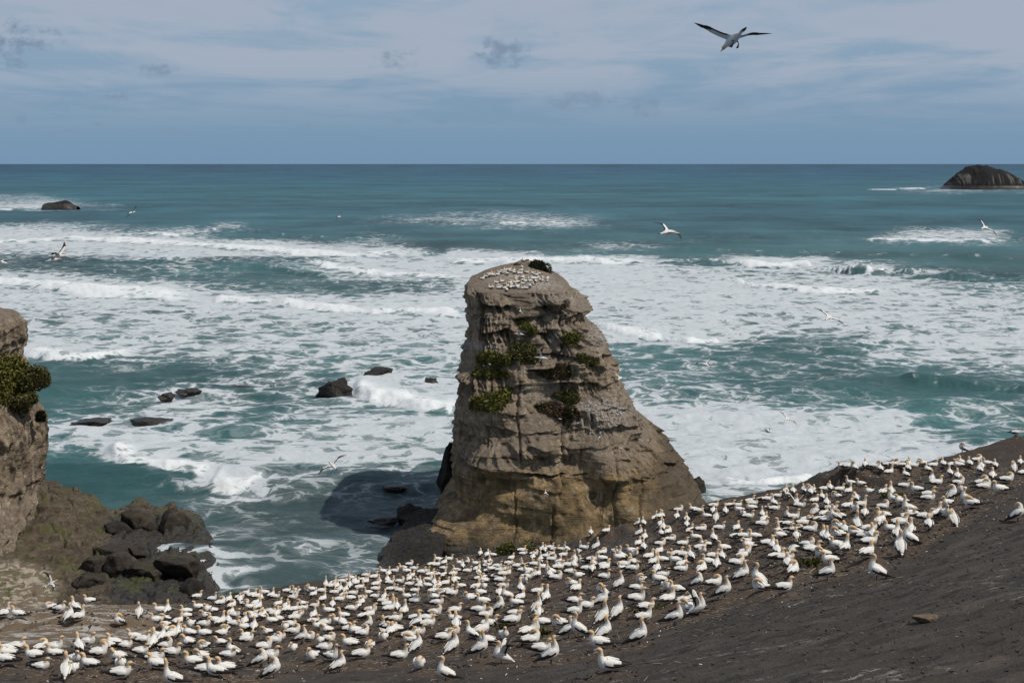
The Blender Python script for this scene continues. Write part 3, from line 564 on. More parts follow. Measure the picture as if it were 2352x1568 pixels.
# breaking fronts: foot of the front in the picture, height of the roller (m), foam depth behind the foot (m), white?
BREAKERS = [
    ([(-200, 556), (0, 558), (130, 552), (250, 556), (385, 562), (600, 577), (790, 590), (962, 584)], 1.9, 30, 1),
    ([(1008, 600), (1045, 606), (1200, 606), (1350, 604), (1500, 609)], 3.0, 26, 1),
    ([(1690, 611), (1740, 614), (1872, 612)], 3.0, 24, 1),
    ([(1945, 628), (2000, 632), (2042, 628)], 2.6, 18, 1),
    ([(1870, 614), (1960, 632), (2060, 637), (2180, 640), (2330, 648), (2480, 660)], 2.5, 16, 0),
    ([(1500, 606), (1600, 606), (1690, 608)], 1.6, 16, 0),
    ([(690, 604), (790, 622), (900, 633), (1070, 644)], 1.3, 20, 1),
    ([(-200, 640), (0, 652), (130, 668), (300, 682), (440, 692)], 2.2, 26, 1),
    ([(480, 688), (600, 692), (630, 690)], 1.3, 14, 1),
    ([(620, 692), (700, 705), (850, 722), (1075, 732)], 1.5, 18, 1),
    ([(1660, 640), (1750, 660), (1900, 672), (2040, 670)], 1.2, 18, 1),
    ([(1370, 752), (1430, 764), (1530, 770)], 1.5, 12, 1),
    ([(1525, 772), (1580, 788), (1660, 786)], 1.6, 12, 1),
    ([(45, 812), (110, 828), (200, 826), (290, 812)], 1.8, 15, 1),
    ([(806, 896), (850, 918), (940, 930), (1060, 946)], 1.5, 17, 1),
    ([(235, 1040), (300, 1068), (400, 1088), (480, 1092)], .9, 9, 1),
    ([(478, 1106), (520, 1124), (560, 1120), (600, 1096)], .9, 9, 1),
    ([(1140, 513), (1240, 514), (1330, 514)], 1.3, 16, 1),
    ([(1990, 556), (2080, 552), (2200, 556), (2310, 560)], 1.8, 22, 1),
    ([(484, 527), (545, 526)], 1.6, 18, 1),
    ([(330, 540), (400, 542), (485, 536)], .8, 18, 1),
    ([(2000, 437), (2080, 435), (2165, 432)], 1.4, 60, 1),
    ([(-60, 480), (0, 482), (90, 480)], 1.4, 40, 1),
    ([(190, 474), (280, 474)], 1.0, 24, 1),
    ([(380, 526), (484, 524)], 1.6, 14, 0),
    ([(545, 530), (700, 545), (860, 552)], 1.5, 16, 0),
    ([(2080, 880), (2250, 892), (2400, 905)], 1.4, 9, 0),
    ([(1660, 1106), (1760, 1112), (1880, 1100)], .8, 5, 1),
    ([(60, 600), (250, 604), (420, 612)], 1.5, 14, 0),
    ([(480, 606), (620, 620), (760, 640)], 1.4, 14, 0),
    ([(1560, 575), (1800, 582), (2100, 590), (2400, 600)], 1.3, 16, 0),
]

NR, NCOL = 600, 860
slope = np.concatenate([[CAM_H / 30000.0, CAM_H / 15000.0], np.linspace(CAM_H / 9000.0, 0.44, NR - 3), [0.62]])
dist = CAM_H / slope
ang = np.concatenate([np.linspace(-40, -22.5, 26)[:-1], np.linspace(-22.5, 22.5, NCOL - 50), np.linspace(22.5, 40, 26)[1:]])
A = np.radians(ang)
SX = np.tan(A)[None, :] * dist[:, None]
SY = np.repeat(dist[:, None], len(A), 1)
PX, PY = to_pic(np.stack([SX, SY, np.zeros_like(SX)], -1))

# open-water swell and chop, coming in from the sea towards the land
h = np.zeros_like(SX)
ddist = np.sqrt(SX ** 2 + SY ** 2)
for lam, amp, th, ph in [(74, .42, 4, .3), (47, .34, -7, 1.7), (31, .26, 11, 4.1), (20, .20, -15, 2.2), (13, .15, 22, 5.2), (9.2, .12, -27, .8), (6.3, .085, 9, 3.3), (4.4, .06, -38, 1.1)]:
    kx, ky = math.sin(R(th)) * 2 * math.pi / lam, math.cos(R(th)) * 2 * math.pi / lam
    wob = 2.2 * pn(SX / (lam * 2.1), SY / (lam * 1.6), lam) * 2
    lod = np.clip(2.4 - ddist / (lam * 70), 0, 1)
    grp = 0.55 + 0.9 * np.clip(pn(SX / (lam * 3.3) + 5, SY / (lam * 2.5), lam + 9) + .35, 0, 1)
    amp *= 1.7
    s_ = np.sin(kx * SX + ky * SY + ph + wob)
    h += amp * lod * grp * (0.75 * s_ + 0.35 * (1 - np.abs(np.sin((kx * SX + ky * SY + ph + wob) * .5)) * 2))
foam = foam_cover(PX, PY)
# break the picture rows up so that nothing reads as a band
_t = None
jx = PX + 18 * fbm(SX / 60, SY / 90, 1.0, 3)
jy = PY + (1.2 + (PY - 377).clip(0) * .013) * fbm(SX / 45, SY / 60, 7.0, 3)
foam = foam_cover(jx, jy)
foam = np.clip(foam ** 1.32 + 0.20 * fbm(SX / 34, SY / 50, 3.0, 4) * sstep(.02, .3, foam), 0, 1)
crest = np.zeros_like(SX)
near = SY < 2600
hF, foamF, crF = h.ravel(), foam.ravel(), crest.ravel()
SXf, SYf = SX.ravel(), SY.ravel()
for pts, hh, dep, white in BREAKERS:
    W3 = np.array([at_z(x, y, 0) for x, y in pts])
    W3 = W3[np.argsort(W3[:, 0])]
    x0, x1 = W3[0, 0], W3[-1, 0]
    wdt = x1 - x0
    foot0 = np.interp(SXf, W3[:, 0], W3[:, 1])
    ii = np.nonzero((SXf > x0 - wdt * .05) & (SXf < x1 + wdt * .05) & (SYf > foot0 - dep * .6) & (SYf < foot0 + dep * 2.4))[0]
    X, Y = SXf[ii], SYf[ii]
    foot = foot0[ii] + dep * .16 * fbm(X / (dep * .7), 3.3, dep, 4) + dep * .05 * pn(X / (dep * .12), Y / (dep * .3), 1)
    ends = sstep(x0 - wdt * .03, x0 + wdt * .10, X) * (1 - sstep(x1 - wdt * .10, x1 + wdt * .03, X))
    e = (Y - foot) / dep                       # 0 at the foot, 1 behind the roller
    prof = sstep(-.08, .34, e) * np.exp(-np.clip(e - .34, 0, None) ** 2 * 2.6)
    am = hh * ends * (0.75 + 0.5 * pn(X / (dep * .8), 2.2, hh))
    lump = 1.0 if white else 1.5
    if white:
        lump = 1 + .20 * fbm(X / (dep * .22), Y / (dep * .12), 2.2, 4)
        crF[ii] = np.maximum(crF[ii], ends * sstep(-.06, .06, e) * (1 - sstep(.35, 1.6, e)) * (0.42 + .5 * lump + .35 * fbm(X / 3.0, Y / 5.0, 1.0, 3)))
    else:
        lump = 1.6
        lip = ends * sstep(.10, .25, e) * (1 - sstep(.28, .45, e))
        f_ = np.maximum(foamF[ii], .42 * lip)
        foamF[ii] = f_ * (1 - .75 * ends * sstep(-.15, .0, e) * (1 - sstep(.2, .3, e)))
    foamF[ii] *= 1 - .45 * ends * sstep(-.45, -.12, e) * (1 - sstep(-.08, .02, e))
    hF[ii] += 1.15 * am * prof * lump
foam = np.clip(np.maximum(foam, crest), 0, 1)
rough = sstep(.72, 1.0, foam) * np.clip(1.5 - ddist / 900, .2, 1)
h += rough * (.22 * fbm(SX / 3.2, SY / 4.2, 5.0, 3) + .10)
h *= np.clip(1.4 - ddist / 6000, 0, 1)
h[-1] = 0
# colour of the water itself: deep blue far out, green over the bar, darker and greyer in the gut
wx = np.array([377, 392, 410, 430, 450, 480, 520, 560, 620, 700, 800, 900, 1000, 1100, 1200, 1300, 1420])
wc = np.array([(.016, .062, .118), (.022, .088, .145), (.030, .120, .160), (.036, .130, .160), (.040, .132, .155), (.038, .122, .145),
               (.044, .126, .142), (.050, .128, .138), (.052, .132, .138), (.058, .142, .148), (.058, .148, .150), (.052, .146, .148), (.046, .138, .140),
               (.050, .112, .110), (.052, .092, .090), (.050, .084, .082), (.050, .080, .078)])
Yb = PY + 5 * fbm(SX / 900, SY / 420, 2.0, 3)
WC = np.stack([np.interp(Yb, wx, wc[:, i]) for i in range(3)], -1)
gut = np.exp(-(((PX - 740) / 330) ** 2 + ((PY - 1230) / 150) ** 2) ** 1.5)[..., None]
WC = WC * (1 - gut * .85) + np.array([.048, .072, .074]) * gut * .85
bay = np.exp(-(((PX - 230) / 230) ** 2 + ((PY - 1085) / 70) ** 2))[..., None]
WC = WC * (1 - bay * .7) + np.array([.026, .120, .130]) * bay * .7
vary = 1 + .40 * fbm(SX / 55, SY / 90, 11.0, 4) * np.clip((PY - 400) / 120, 0.25, 1) + .35 * fbm(SX / 420, SY / 260, 4.0, 3)
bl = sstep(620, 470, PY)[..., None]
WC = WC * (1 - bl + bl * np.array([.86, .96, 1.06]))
WC = np.clip(WC * vary[..., None] * np.array([.98, .82, .80]), .008, 1)
sandy = (sstep(.15, .6, fbm(SX / 50, SY / 70, 21.0, 3)) * sstep(500, 600, PY))[..., None]
WC = WC * (1 - sandy * .35) + np.array([.085, .120, .115]) * sandy * .35

mt, nt, bs = new_mat('sea_water')
geo = nt.node('ShaderNodeNewGeometry').outputs['Position']
fo = nt.attr('foam')
wcol = nt.attr('water', 'Color')
cdist = nt.node('ShaderNodeVectorMath', operation='LENGTH')
nt.l.new(geo, cdist.inputs[0])
far = nt.mapr(cdist.outputs['Value'], 500, 2500)
warp = nt.vm('SUBTRACT', nt.noisec(geo, .16, 4), (.5, .5, .5))
gw = nt.vm('ADD', geo, nt.vm('SCALE', warp, sc=7.5))
gflat = nt.mul3(gw, (.52, .72, 0))
lace1 = nt.voro(gflat, .17)
lace2 = nt.voro(nt.vm('ADD', gflat, (13.7, 5.1, 0)), .43)
lace3 = nt.voro(nt.vm('ADD', gflat, (3.7, 8.1, 0)), 1.05)
L1 = nt.m('SUBTRACT', 1.0, nt.m('MULTIPLY', lace1, 3.2), clamp=True)
L2 = nt.m('SUBTRACT', 1.0, nt.m('MULTIPLY', lace2, 3.2), clamp=True)
L3 = nt.m('SUBTRACT', 1.0, nt.m('MULTIPLY', lace3, 3.2), clamp=True)
nA = nt.noise(nt.mul3(gw, (.13, .13, .0)), 1.0, 8, .64)
nB = nt.noise(nt.mul3(gw, (.22, .75, .0)), 1.0, 6, .68)
web = nt.m('ADD', nt.m('MULTIPLY', L1, .42), nt.m('ADD', nt.m('MULTIPLY', L2, .32), nt.m('MULTIPLY', L3, .18)))
pat = nt.m('ADD', web, nt.m('ADD', nt.m('MULTIPLY', nA, .62), nt.m('MULTIPLY', nB, .42)))
pat = nt.mapr(pat, .42, 1.30, 0, 1, smooth=False)
thr = nt.m('SUBTRACT', 1.10, nt.m('MULTIPLY', fo, .82))
msk = nt.mapr(nt.m('SUBTRACT', pat, thr), -.06, .27)
msk = nt.m('MULTIPLY', msk, nt.mapr(fo, .01, .10))
# thin milky film between the strands
film = nt.m('MULTIPLY', nt.mapr(nt.m('SUBTRACT', pat, thr), -.36, .12), nt.m('MULTIPLY', fo, .52))
cover = nt.m('MAXIMUM', msk, film)
cr = nt.attr('crest')
fcol = nt.mix(nt.m('MAXIMUM', nt.m('MULTIPLY', nt.noise(geo, .35, 5, .6), .6), cr), (.37, .41, .435), (.66, .675, .67))
caps = nt.noise(nt.mul3(geo, (.030, .012, 0)), 1.0, 3, .6)
caps = nt.m('MULTIPLY', nt.mapr(caps, .735, .76), nt.m('MULTIPLY', far, nt.mapr(cdist.outputs['Value'], 9000, 3500)))
wtex = nt.noise(nt.mul3(geo, (.006, .010, 0)), 1.0, 5, .65)
wcol2 = nt.mix(nt.mapr(wtex, .3, .7), nt.mix(.28, wcol, (0, 0, 0)), nt.mix(.18, wcol, (.06, .20, .22)))
allc = nt.m('MAXIMUM', cover, nt.m('MULTIPLY', caps, .8))
w1 = nt.noise(nt.mul3(geo, (.55, .85, .8)), 1.0, 5, .6)
w2 = nt.noise(nt.mul3(geo, (.10, .17, .2)), 1.0, 4, .55)
hb = nt.m('ADD', nt.m('MULTIPLY', w1, .30), nt.m('ADD', nt.m('MULTIPLY', w2, 1.1), nt.m('MULTIPLY', cover, .22)))
bn = nt.bump(hb, .85, 1.0)
df = nt.node('ShaderNodeBsdfDiffuse')
nt.l.new(nt.mix(allc, wcol2, fcol), df.inputs['Color'])
nt.l.new(bn, df.inputs['Normal'])
gl_ = nt.node('ShaderNodeBsdfGlossy')
gl_.inputs['Roughness'].default_value = .22
nt.l.new(bn, gl_.inputs['Normal'])
lw = nt.node('ShaderNodeLayerWeight')
lw.inputs['Blend'].default_value = .5
nt.l.new(bn, lw.inputs['Normal'])
# sea seen at a slant reflects some sky, wave faces turned to the eye hardly any
fr = nt.m('ADD', .02, nt.m('MULTIPLY', nt.m('POWER', lw.outputs['Facing'], 4.0), .20))
fr = nt.m('MULTIPLY', fr, nt.m('SUBTRACT', 1.0, nt.m('MULTIPLY', allc, .85)))
ms = nt.node('ShaderNodeMixShader')
nt.l.new(fr, ms.inputs[0])
nt.l.new(df.outputs[0], ms.inputs[1])
nt.l.new(gl_.outputs[0], ms.inputs[2])
nt.l.new(ms.outputs[0], nt.n['Material Output'].inputs['Surface'])
nt.n.remove(bs)
M_SEA = mt
sea = link_mesh('sea', np.stack([SX, SY, h], -1).reshape(-1, 3), grid_faces(NR, len(A)), M_SEA,
                attrs={'foam': foam.ravel(), 'crest': np.clip(crest, 0, 1).ravel(), 'water': WC.reshape(-1, 3)})
tag(sea, 'rough green-blue sea with white surf reaching to the horizon', kind='structure')

# ================================================================== HEADLAND (the colony's slope)
BIRDS = []
for ln in BIRD_TXT.strip().splitlines():
    for it in ln.split('; '):
        x_, y_, f_, p_ = it.split()
        BIRDS.append([float(x_), float(y_), f_, p_])

# picture x, picture y, distance: read off the apparent length of the birds sitting there
GC = [(0, 1568, 41), (81, 1531, 46), (328, 1482, 55), (0, 1480, 53), (137, 1424, 70), (-60, 1424, 68), (300, 1396, 76), (420, 1394, 84),
      (400, 1440, 66), (640, 1474, 60), (550, 1400, 80), (657, 1365, 91), (806, 1413, 76), (740, 1350, 93), (840, 1330, 96), (828, 1520, 48),
      (1017, 1481, 52), (1037, 1376, 68), (1018, 1305, 99), (1167, 1302, 92), (1200, 1272, 101), (1293, 1282, 93), (1400, 1250, 95),
      (1188, 1399, 58), (1176, 1443, 52), (1395, 1560, 33), (1100, 1568, 38), (1622, 1465, 38), (1563, 1328, 60), (1482, 1412, 48),
      (1461, 1386, 52), (1500, 1210, 91), (1550, 1182, 91), (1750, 1155, 85), (1900, 1120, 84), (1960, 1085, 86), (2107, 1139, 65), (2100, 1085, 83),
      (2230, 1171, 55), (2297, 1139, 59), (2345, 1192, 49), (2352, 1568, 27), (1900, 1568, 28.5), (2013, 1322, 44), (2300, 1085, 80),
      (2352, 1300, 38), (1750, 1230, 66), (1800, 1320, 49), (2150, 1067, 91), (2250, 1040, 94), (2352, 1007, 98), (600, 1568, 42), (1650, 1568, 30)]
gp = [at_y(x, y, d) for x, y, d in GC]
gp += [np.array(p) for p in [(-14, 12, 40.2), (0, 12, 42.0), (14, 12, 43.5), (-40, 30, 32), (40, 30, 42.0), (55, 60, 39.5), (-60, 60, 27.5), (62, 95, 34)]]
GT = TPS(gp, lam=.004)
EDGE = [(-400, 1404, 70), (0, 1406, 74), (150, 1396, 76), (250, 1388, 78), (400, 1391, 85), (445, 1386, 88), (560, 1370, 92), (657, 1356, 95),
        (760, 1336, 97), (870, 1318, 100), (1018, 1300, 102), (1150, 1276, 103), (1300, 1250, 102), (1400, 1228, 100), (1470, 1198, 97), (1550, 1173, 95), (1650, 1158, 91),
        (1750, 1146, 88), (1880, 1122, 86), (1950, 1076, 88.5), (2130, 1067, 92), (2250, 1040, 96), (2352, 1006, 100), (2600, 940, 106)]
ep = np.array([at_y(x, y, d) for x, y, d in EDGE])
ep = ep[np.argsort(ep[:, 0])]


def y_edge(x):
    return np.interp(x, ep[:, 0], ep[:, 1]) + .35 * pn(np.asarray(x) * .5, 3.1) + .15 * pn(np.asarray(x) * 1.7, 8.1)


STEP = np.array([at_y(x, y, d) for x, y, d in [(1868, 1130, 83.5), (1905, 1124, 83), (1960, 1121, 82), (2000, 1128, 80), (2040, 1140, 78.5)]])
MOUNDS = [(120, 1440, 63, .7, 7, 3.5), (330, 1420, 68, .5, 4, 4), (1408, 1242, 95, .85, 2.0, 1.4), (1340, 1246, 99, .35, 1.4, 1.2), (1060, 1262, 103, .2, 2, 2), (1640, 1195, 86, .5, 2.4, 1.6), (2030, 1095, 84, .5, 3, 2)]


def ground_base(x, y):
    x, y = np.asarray(x, float), np.asarray(y, float)
    ye = y_edge(x)
    e = y - ye
    z = GT(x, np.minimum(y, ye))
    # low earth bank near the top of the ridge: the ground behind its front is higher
    sy_ = np.interp(x, STEP[:, 0], STEP[:, 1])
    s_end = sstep(STEP[0, 0] - .5, STEP[0, 0] + .6, x) * (1 - sstep(STEP[-1, 0] - 1.2, STEP[-1, 0] + 1.5, x))
    f = sy_ + .35 * pn(x * 1.3, 4.4) + .2 * pn(x * 4.1, 1.4)
    z = z + (.62 + .3 * pn(x * .9, 2.2)) * s_end * sstep(f - .15, f + .10, y) * (1 - sstep(f + 1.5, f + 5, y))
    for X, Y, d, hh, wx_, wy_ in MOUNDS:
        c = at_y(X, Y, d)
        z = z + hh * sstep(1.15, .35, np.sqrt(((x - c[0]) / wx_) ** 2 + ((y - c[1]) / wy_) ** 2) + .25 * pn(x * 1.1, y * 1.1, 5.5))
    # rock ledge on the left: a rounded shoulder
    drop = np.where(e > 0, 1.75 * (np.sqrt(np.clip(e, 0, None) ** 2 + .5) - .707) + .02 * np.clip(e, 0, None) ** 2, 0)
    return z - drop


def ground_relief(x, y):
    x, y = np.asarray(x, float), np.asarray(y, float)
    nearm = .10 * fbm(x / 3.1, y / 4.2, 1.0, 3) + .06 * fbm(x / .9, y / 1.1, 2.0, 2)
    # run-off ribs, slanting down the slope
    r_ = .085 * ridge(x * .20 + y * .13, -x * .55 + y * .85, 3.0, 4)
    r_ = r_ + .035 * ridge(x * .55 + y * .3, -x * 1.3 + y * 2.3, 8.0, 2)
    return nearm + r_


# where every sitting bird stands on the slope
def hit_ground(X, Y, lift):
    d = ray(X, Y)
    ts = np.linspace(24, 112, 240)
    P = np.array([0, 0, CAM_H])[None] + d[None] * (ts / d[1])[:, None]
    g = ground_base(P[:, 0], P[:, 1]) + lift
    below = np.nonzero(P[:, 2] < g)[0]
    if not len(below):
        # just above the skyline: stand it on the ridge line
        k = np.argmin(np.where(P[:, 1] < y_edge(P[:, 0]) + .3, P[:, 2] - g, 1e9))
        return P[k]
    k = below[0]
    if k == 0:
        return P[0]
    a, b = P[k - 1][2] - g[k - 1], P[k][2] - g[k]
    t = a / (a - b)
    return P[k - 1] + (P[k] - P[k - 1]) * t


BSC = 1.12
placed = []
for X, Y, f_, p_ in BIRDS:
    lift = {'u': .20, 'st': .25, 'sp': .23, 'k': .24, 'W': .26}.get(p_, .15) * BSC
    P = hit_ground(X, Y, lift)
    if any((P[0] - q[0]) ** 2 + ((P[1] - q[1]) * .8) ** 2 < .30 ** 2 for q in placed):
        continue
    placed.append([P[0], P[1], f_, p_, X, Y])
nest_xy = np.array([[b[0], b[1]] for b in placed if b[3] in 'supz'])
all_xy = np.array([[b[0], b[1]] for b in placed])


def near_sum(x, y, pts, r, fn=lambda q: np.exp(-q)):
    """sum of a small kernel around many points (binned so it stays cheap)"""
    sh = x.shape
    x, y = x.ravel(), y.ravel()
    out = np.zeros(len(x))
    order = np.argsort(y, kind='stable')
    ysrt = y[order]
    for px_, py_ in pts:
        a, b = np.searchsorted(ysrt, [py_ - 3 * r, py_ + 3 * r])
        ii = order[a:b]
        ii = ii[np.abs(x[ii] - px_) < 3 * r]
        q = ((x[ii] - px_) ** 2 + (y[ii] - py_) ** 2) / (r * r)
        out[ii] += fn(q)
    return out.reshape(sh)


def ground_z(x, y):
    x, y = np.atleast_1d(np.asarray(x, float)), np.atleast_1d(np.asarray(y, float))
    m = near_sum(x, y, nest_xy, .40)
    return ground_base(x, y) + ground_relief(x, y) + .19 * np.minimum(m, 1.1)


GU = np.linspace(-1, 1, 560)
rows = []
uu = GU
XE = uu * 60.0
for _ in range(6):
    YEd = y_edge(XE)
    XE = uu * (.52 * YEd + 9)
tt = np.linspace(0, 1, 400)
Y0 = 13.0
Yg = Y0 * (YEd[None] / Y0) ** (tt[:, None] ** .92)
extra = np.concatenate([np.linspace(.08, 3, 22), np.linspace(3.5, 30, 26)])
Yx = YEd[None] + extra[:, None]
GYY = np.concatenate([Yg, Yx], 0)
GXX = uu[None] * (.52 * GYY + 9)
GZZ = ground_z(GXX, GYY)
ee = GYY - y_edge(GXX)
GZZ = GZZ + np.clip(ee, 0, 6) * .12 * fbm(GXX / 2.2, GZZ / 2.2, GYY / 2.2, 4)
gPX, gPY = to_pic(np.stack([GXX, GYY, GZZ], -1))
nestm = near_sum(GXX, GYY, all_xy, 1.0)
nestm = np.clip(nestm * .55, 0, 1)
nestm = np.clip(nestm + .30 * sstep(2.5, 0, np.abs(ee)) * (gPX > 1000), 0, 1)
# bare pale rock of the left ledge
lx = 395 + 34 * fbm(GXX / 2.5, GYY / 2.5, 9.0, 3)
ly = np.interp(gPX, [0, 120, 250, 340, 400], [1492, 1486, 1478, 1468, 1440]) + 8 * fbm(GXX / 1.8, GYY / 1.8, 4.0, 3)
ledge = sstep(14, -14, gPX - lx) * sstep(7, -7, gPY - ly)
hillm = sstep(1068, 1058, gPY) * sstep(2080, 2140, gPX)
guano_n = near_sum(GXX, GYY, nest_xy, .55)
guano_n = np.clip(guano_n, 0, 1)

mt, nt, bs = new_mat('headland_soil')
geo = nt.node('ShaderNodeNewGeometry').outputs['Position']
obz = nt.sep(geo)
a_n, a_l, a_g, a_h = nt.attr('nest'), nt.attr('ledge'), nt.attr('guano'), nt.attr('hill')
slant = nt.node('ShaderNodeVectorRotate', rotation_type='Z_AXIS')
nt.l.new(geo, slant.inputs['Vector'])
slant.inputs['Angle'].default_value = R(-24)
sv = slant.outputs[0]
nz1 = nt.noise(geo, .9, 7, .62)
nz2 = nt.noise(geo, 7.0, 5, .65)
nz3 = nt.noise(geo, 34.0, 3, .6)
str1 = nt.noise(nt.mul3(sv, (.28, 1.5, 1.0)), 1.0, 6, .62)
str2 = nt.noise(nt.mul3(sv, (.95, 4.2, 2.0)), 1.0, 6, .66)
soil = nt.mix(nz1, (.043, .0375, .033), (.082, .070, .059))
soil = nt.mix(nt.m('MULTIPLY', nt.mapr(str1, .45, .70), .65), soil, (.125, .104, .086))
soil = nt.mix(nt.m('MULTIPLY', nt.mapr(str2, .50, .66), .75), soil, (.026, .023, .021))
soil = nt.mix(nt.mapr(nz3, .60, .74), soil, (.085, .075, .065))
brown = nt.mix(nt.noise(geo, 2.4, 6, .65), (.046, .034, .026), (.150, .108, .077))
brown = nt.mix(nt.mapr(nt.noise(nt.mul3(sv, (5, 26, 9)), 1.0, 4, .6), .56, .72), brown, (.27, .20, .14))
brown = nt.mix(nt.mapr(nt.noise(geo, 13.0, 4, .6), .57, .70), brown, (.024, .020, .018))
nfac = nt.m('MULTIPLY', nt.mapr(nt.m('ADD', a_n, nt.m('MULTIPLY', nt.m('SUBTRACT', nz1, .5), .8)), .12, .60), .92)
c_ = nt.mix(nfac, soil, brown)
c_ = nt.mix(nt.m('MULTIPLY', a_h, .8), c_, nt.mix(nz1, (.046, .033, .025), (.085, .062, .047)))
rock = nt.mix(nt.noise(geo, .8, 6, .6), (.115, .082, .052), (.215, .160, .105))
rock = nt.mix(nt.m('MULTIPLY', nt.mapr(nt.noise(nt.mul3(sv, (.6, 2.6, 2)), 1.0, 6, .65), .52, .75), .7), rock, (.070, .053, .037))
c_ = nt.mix(a_l, c_, rock)
# droppings: smears on the ledge, splashes round nests, thin streaks on the bare soil
gl = nt.noise(nt.mul3(sv, (.55, 1.9, 1.4)), 1.0, 8, .70, .5)
gl2 = nt.noise(geo, .35, 4, .6)
gmask = nt.m('MULTIPLY', nt.mapr(nt.m('ADD', gl, nt.m('MULTIPLY', gl2, .7)), .84, .98), a_l)
gn = nt.m('MULTIPLY', nt.mapr(nt.noise(geo, 5.5, 6, .7), .55, .70), nt.m('MULTIPLY', a_g, .75))
gs = nt.noise(nt.mul3(sv, (1.1, 4.5, 1)), 1.0, 7, .78)
gs2 = nt.noise(geo, .22, 3, .5)
gsm = nt.m('MULTIPLY', nt.mapr(nt.m('ADD', gs, nt.m('MULTIPLY', gs2, .55)), 0.90, 1.03), nt.m('SUBTRACT', 1.0, a_l))
fle = nt.mapr(nt.noise(geo, 11.0, 2, .5), .735, .76)
gtot = nt.m('MAXIMUM', nt.m('MAXIMUM', nt.m('MULTIPLY', gmask, .85), gn), nt.m('MAXIMUM', nt.m('MULTIPLY', gsm, .75), nt.m('MULTIPLY', fle, .6)))
c_ = nt.mix(gtot, c_, (.46, .44, .415))
# raw cliff below the edge
cliffm = nt.attr('cliff')
c_ = nt.mix(cliffm, c_, nt.mix(nz1, (.04, .034, .03), (.13, .105, .08)))
nt.l.new(c_, bs.inputs['Base Color'])
bs.inputs['Roughness'].default_value = .92
bs.inputs['Specular IOR Level'].default_value = .15
hb = nt.m('ADD', nt.m('MULTIPLY', nz2, .6), nt.m('ADD', nt.m('MULTIPLY', nz3, .22), nt.m('ADD', nt.m('MULTIPLY', str2, .55), nt.m('MULTIPLY', nz1, .5))))
nt.l.new(nt.bump(hb, 1.0, .20), bs.inputs['Normal'])
M_SOIL = mt
ground = link_mesh('headland_ground', np.stack([GXX, GYY, GZZ], -1).reshape(-1, 3), grid_faces(*GXX.shape), M_SOIL,
                   attrs={'nest': nestm.ravel(), 'ledge': ledge.ravel(), 'guano': guano_n.ravel(), 'hill': hillm.ravel(),
                          'cliff': sstep(.5, 2.5, ee).ravel()})
tag(ground, 'dark bare headland slope with a pale rock ledge at its left end', kind='structure')

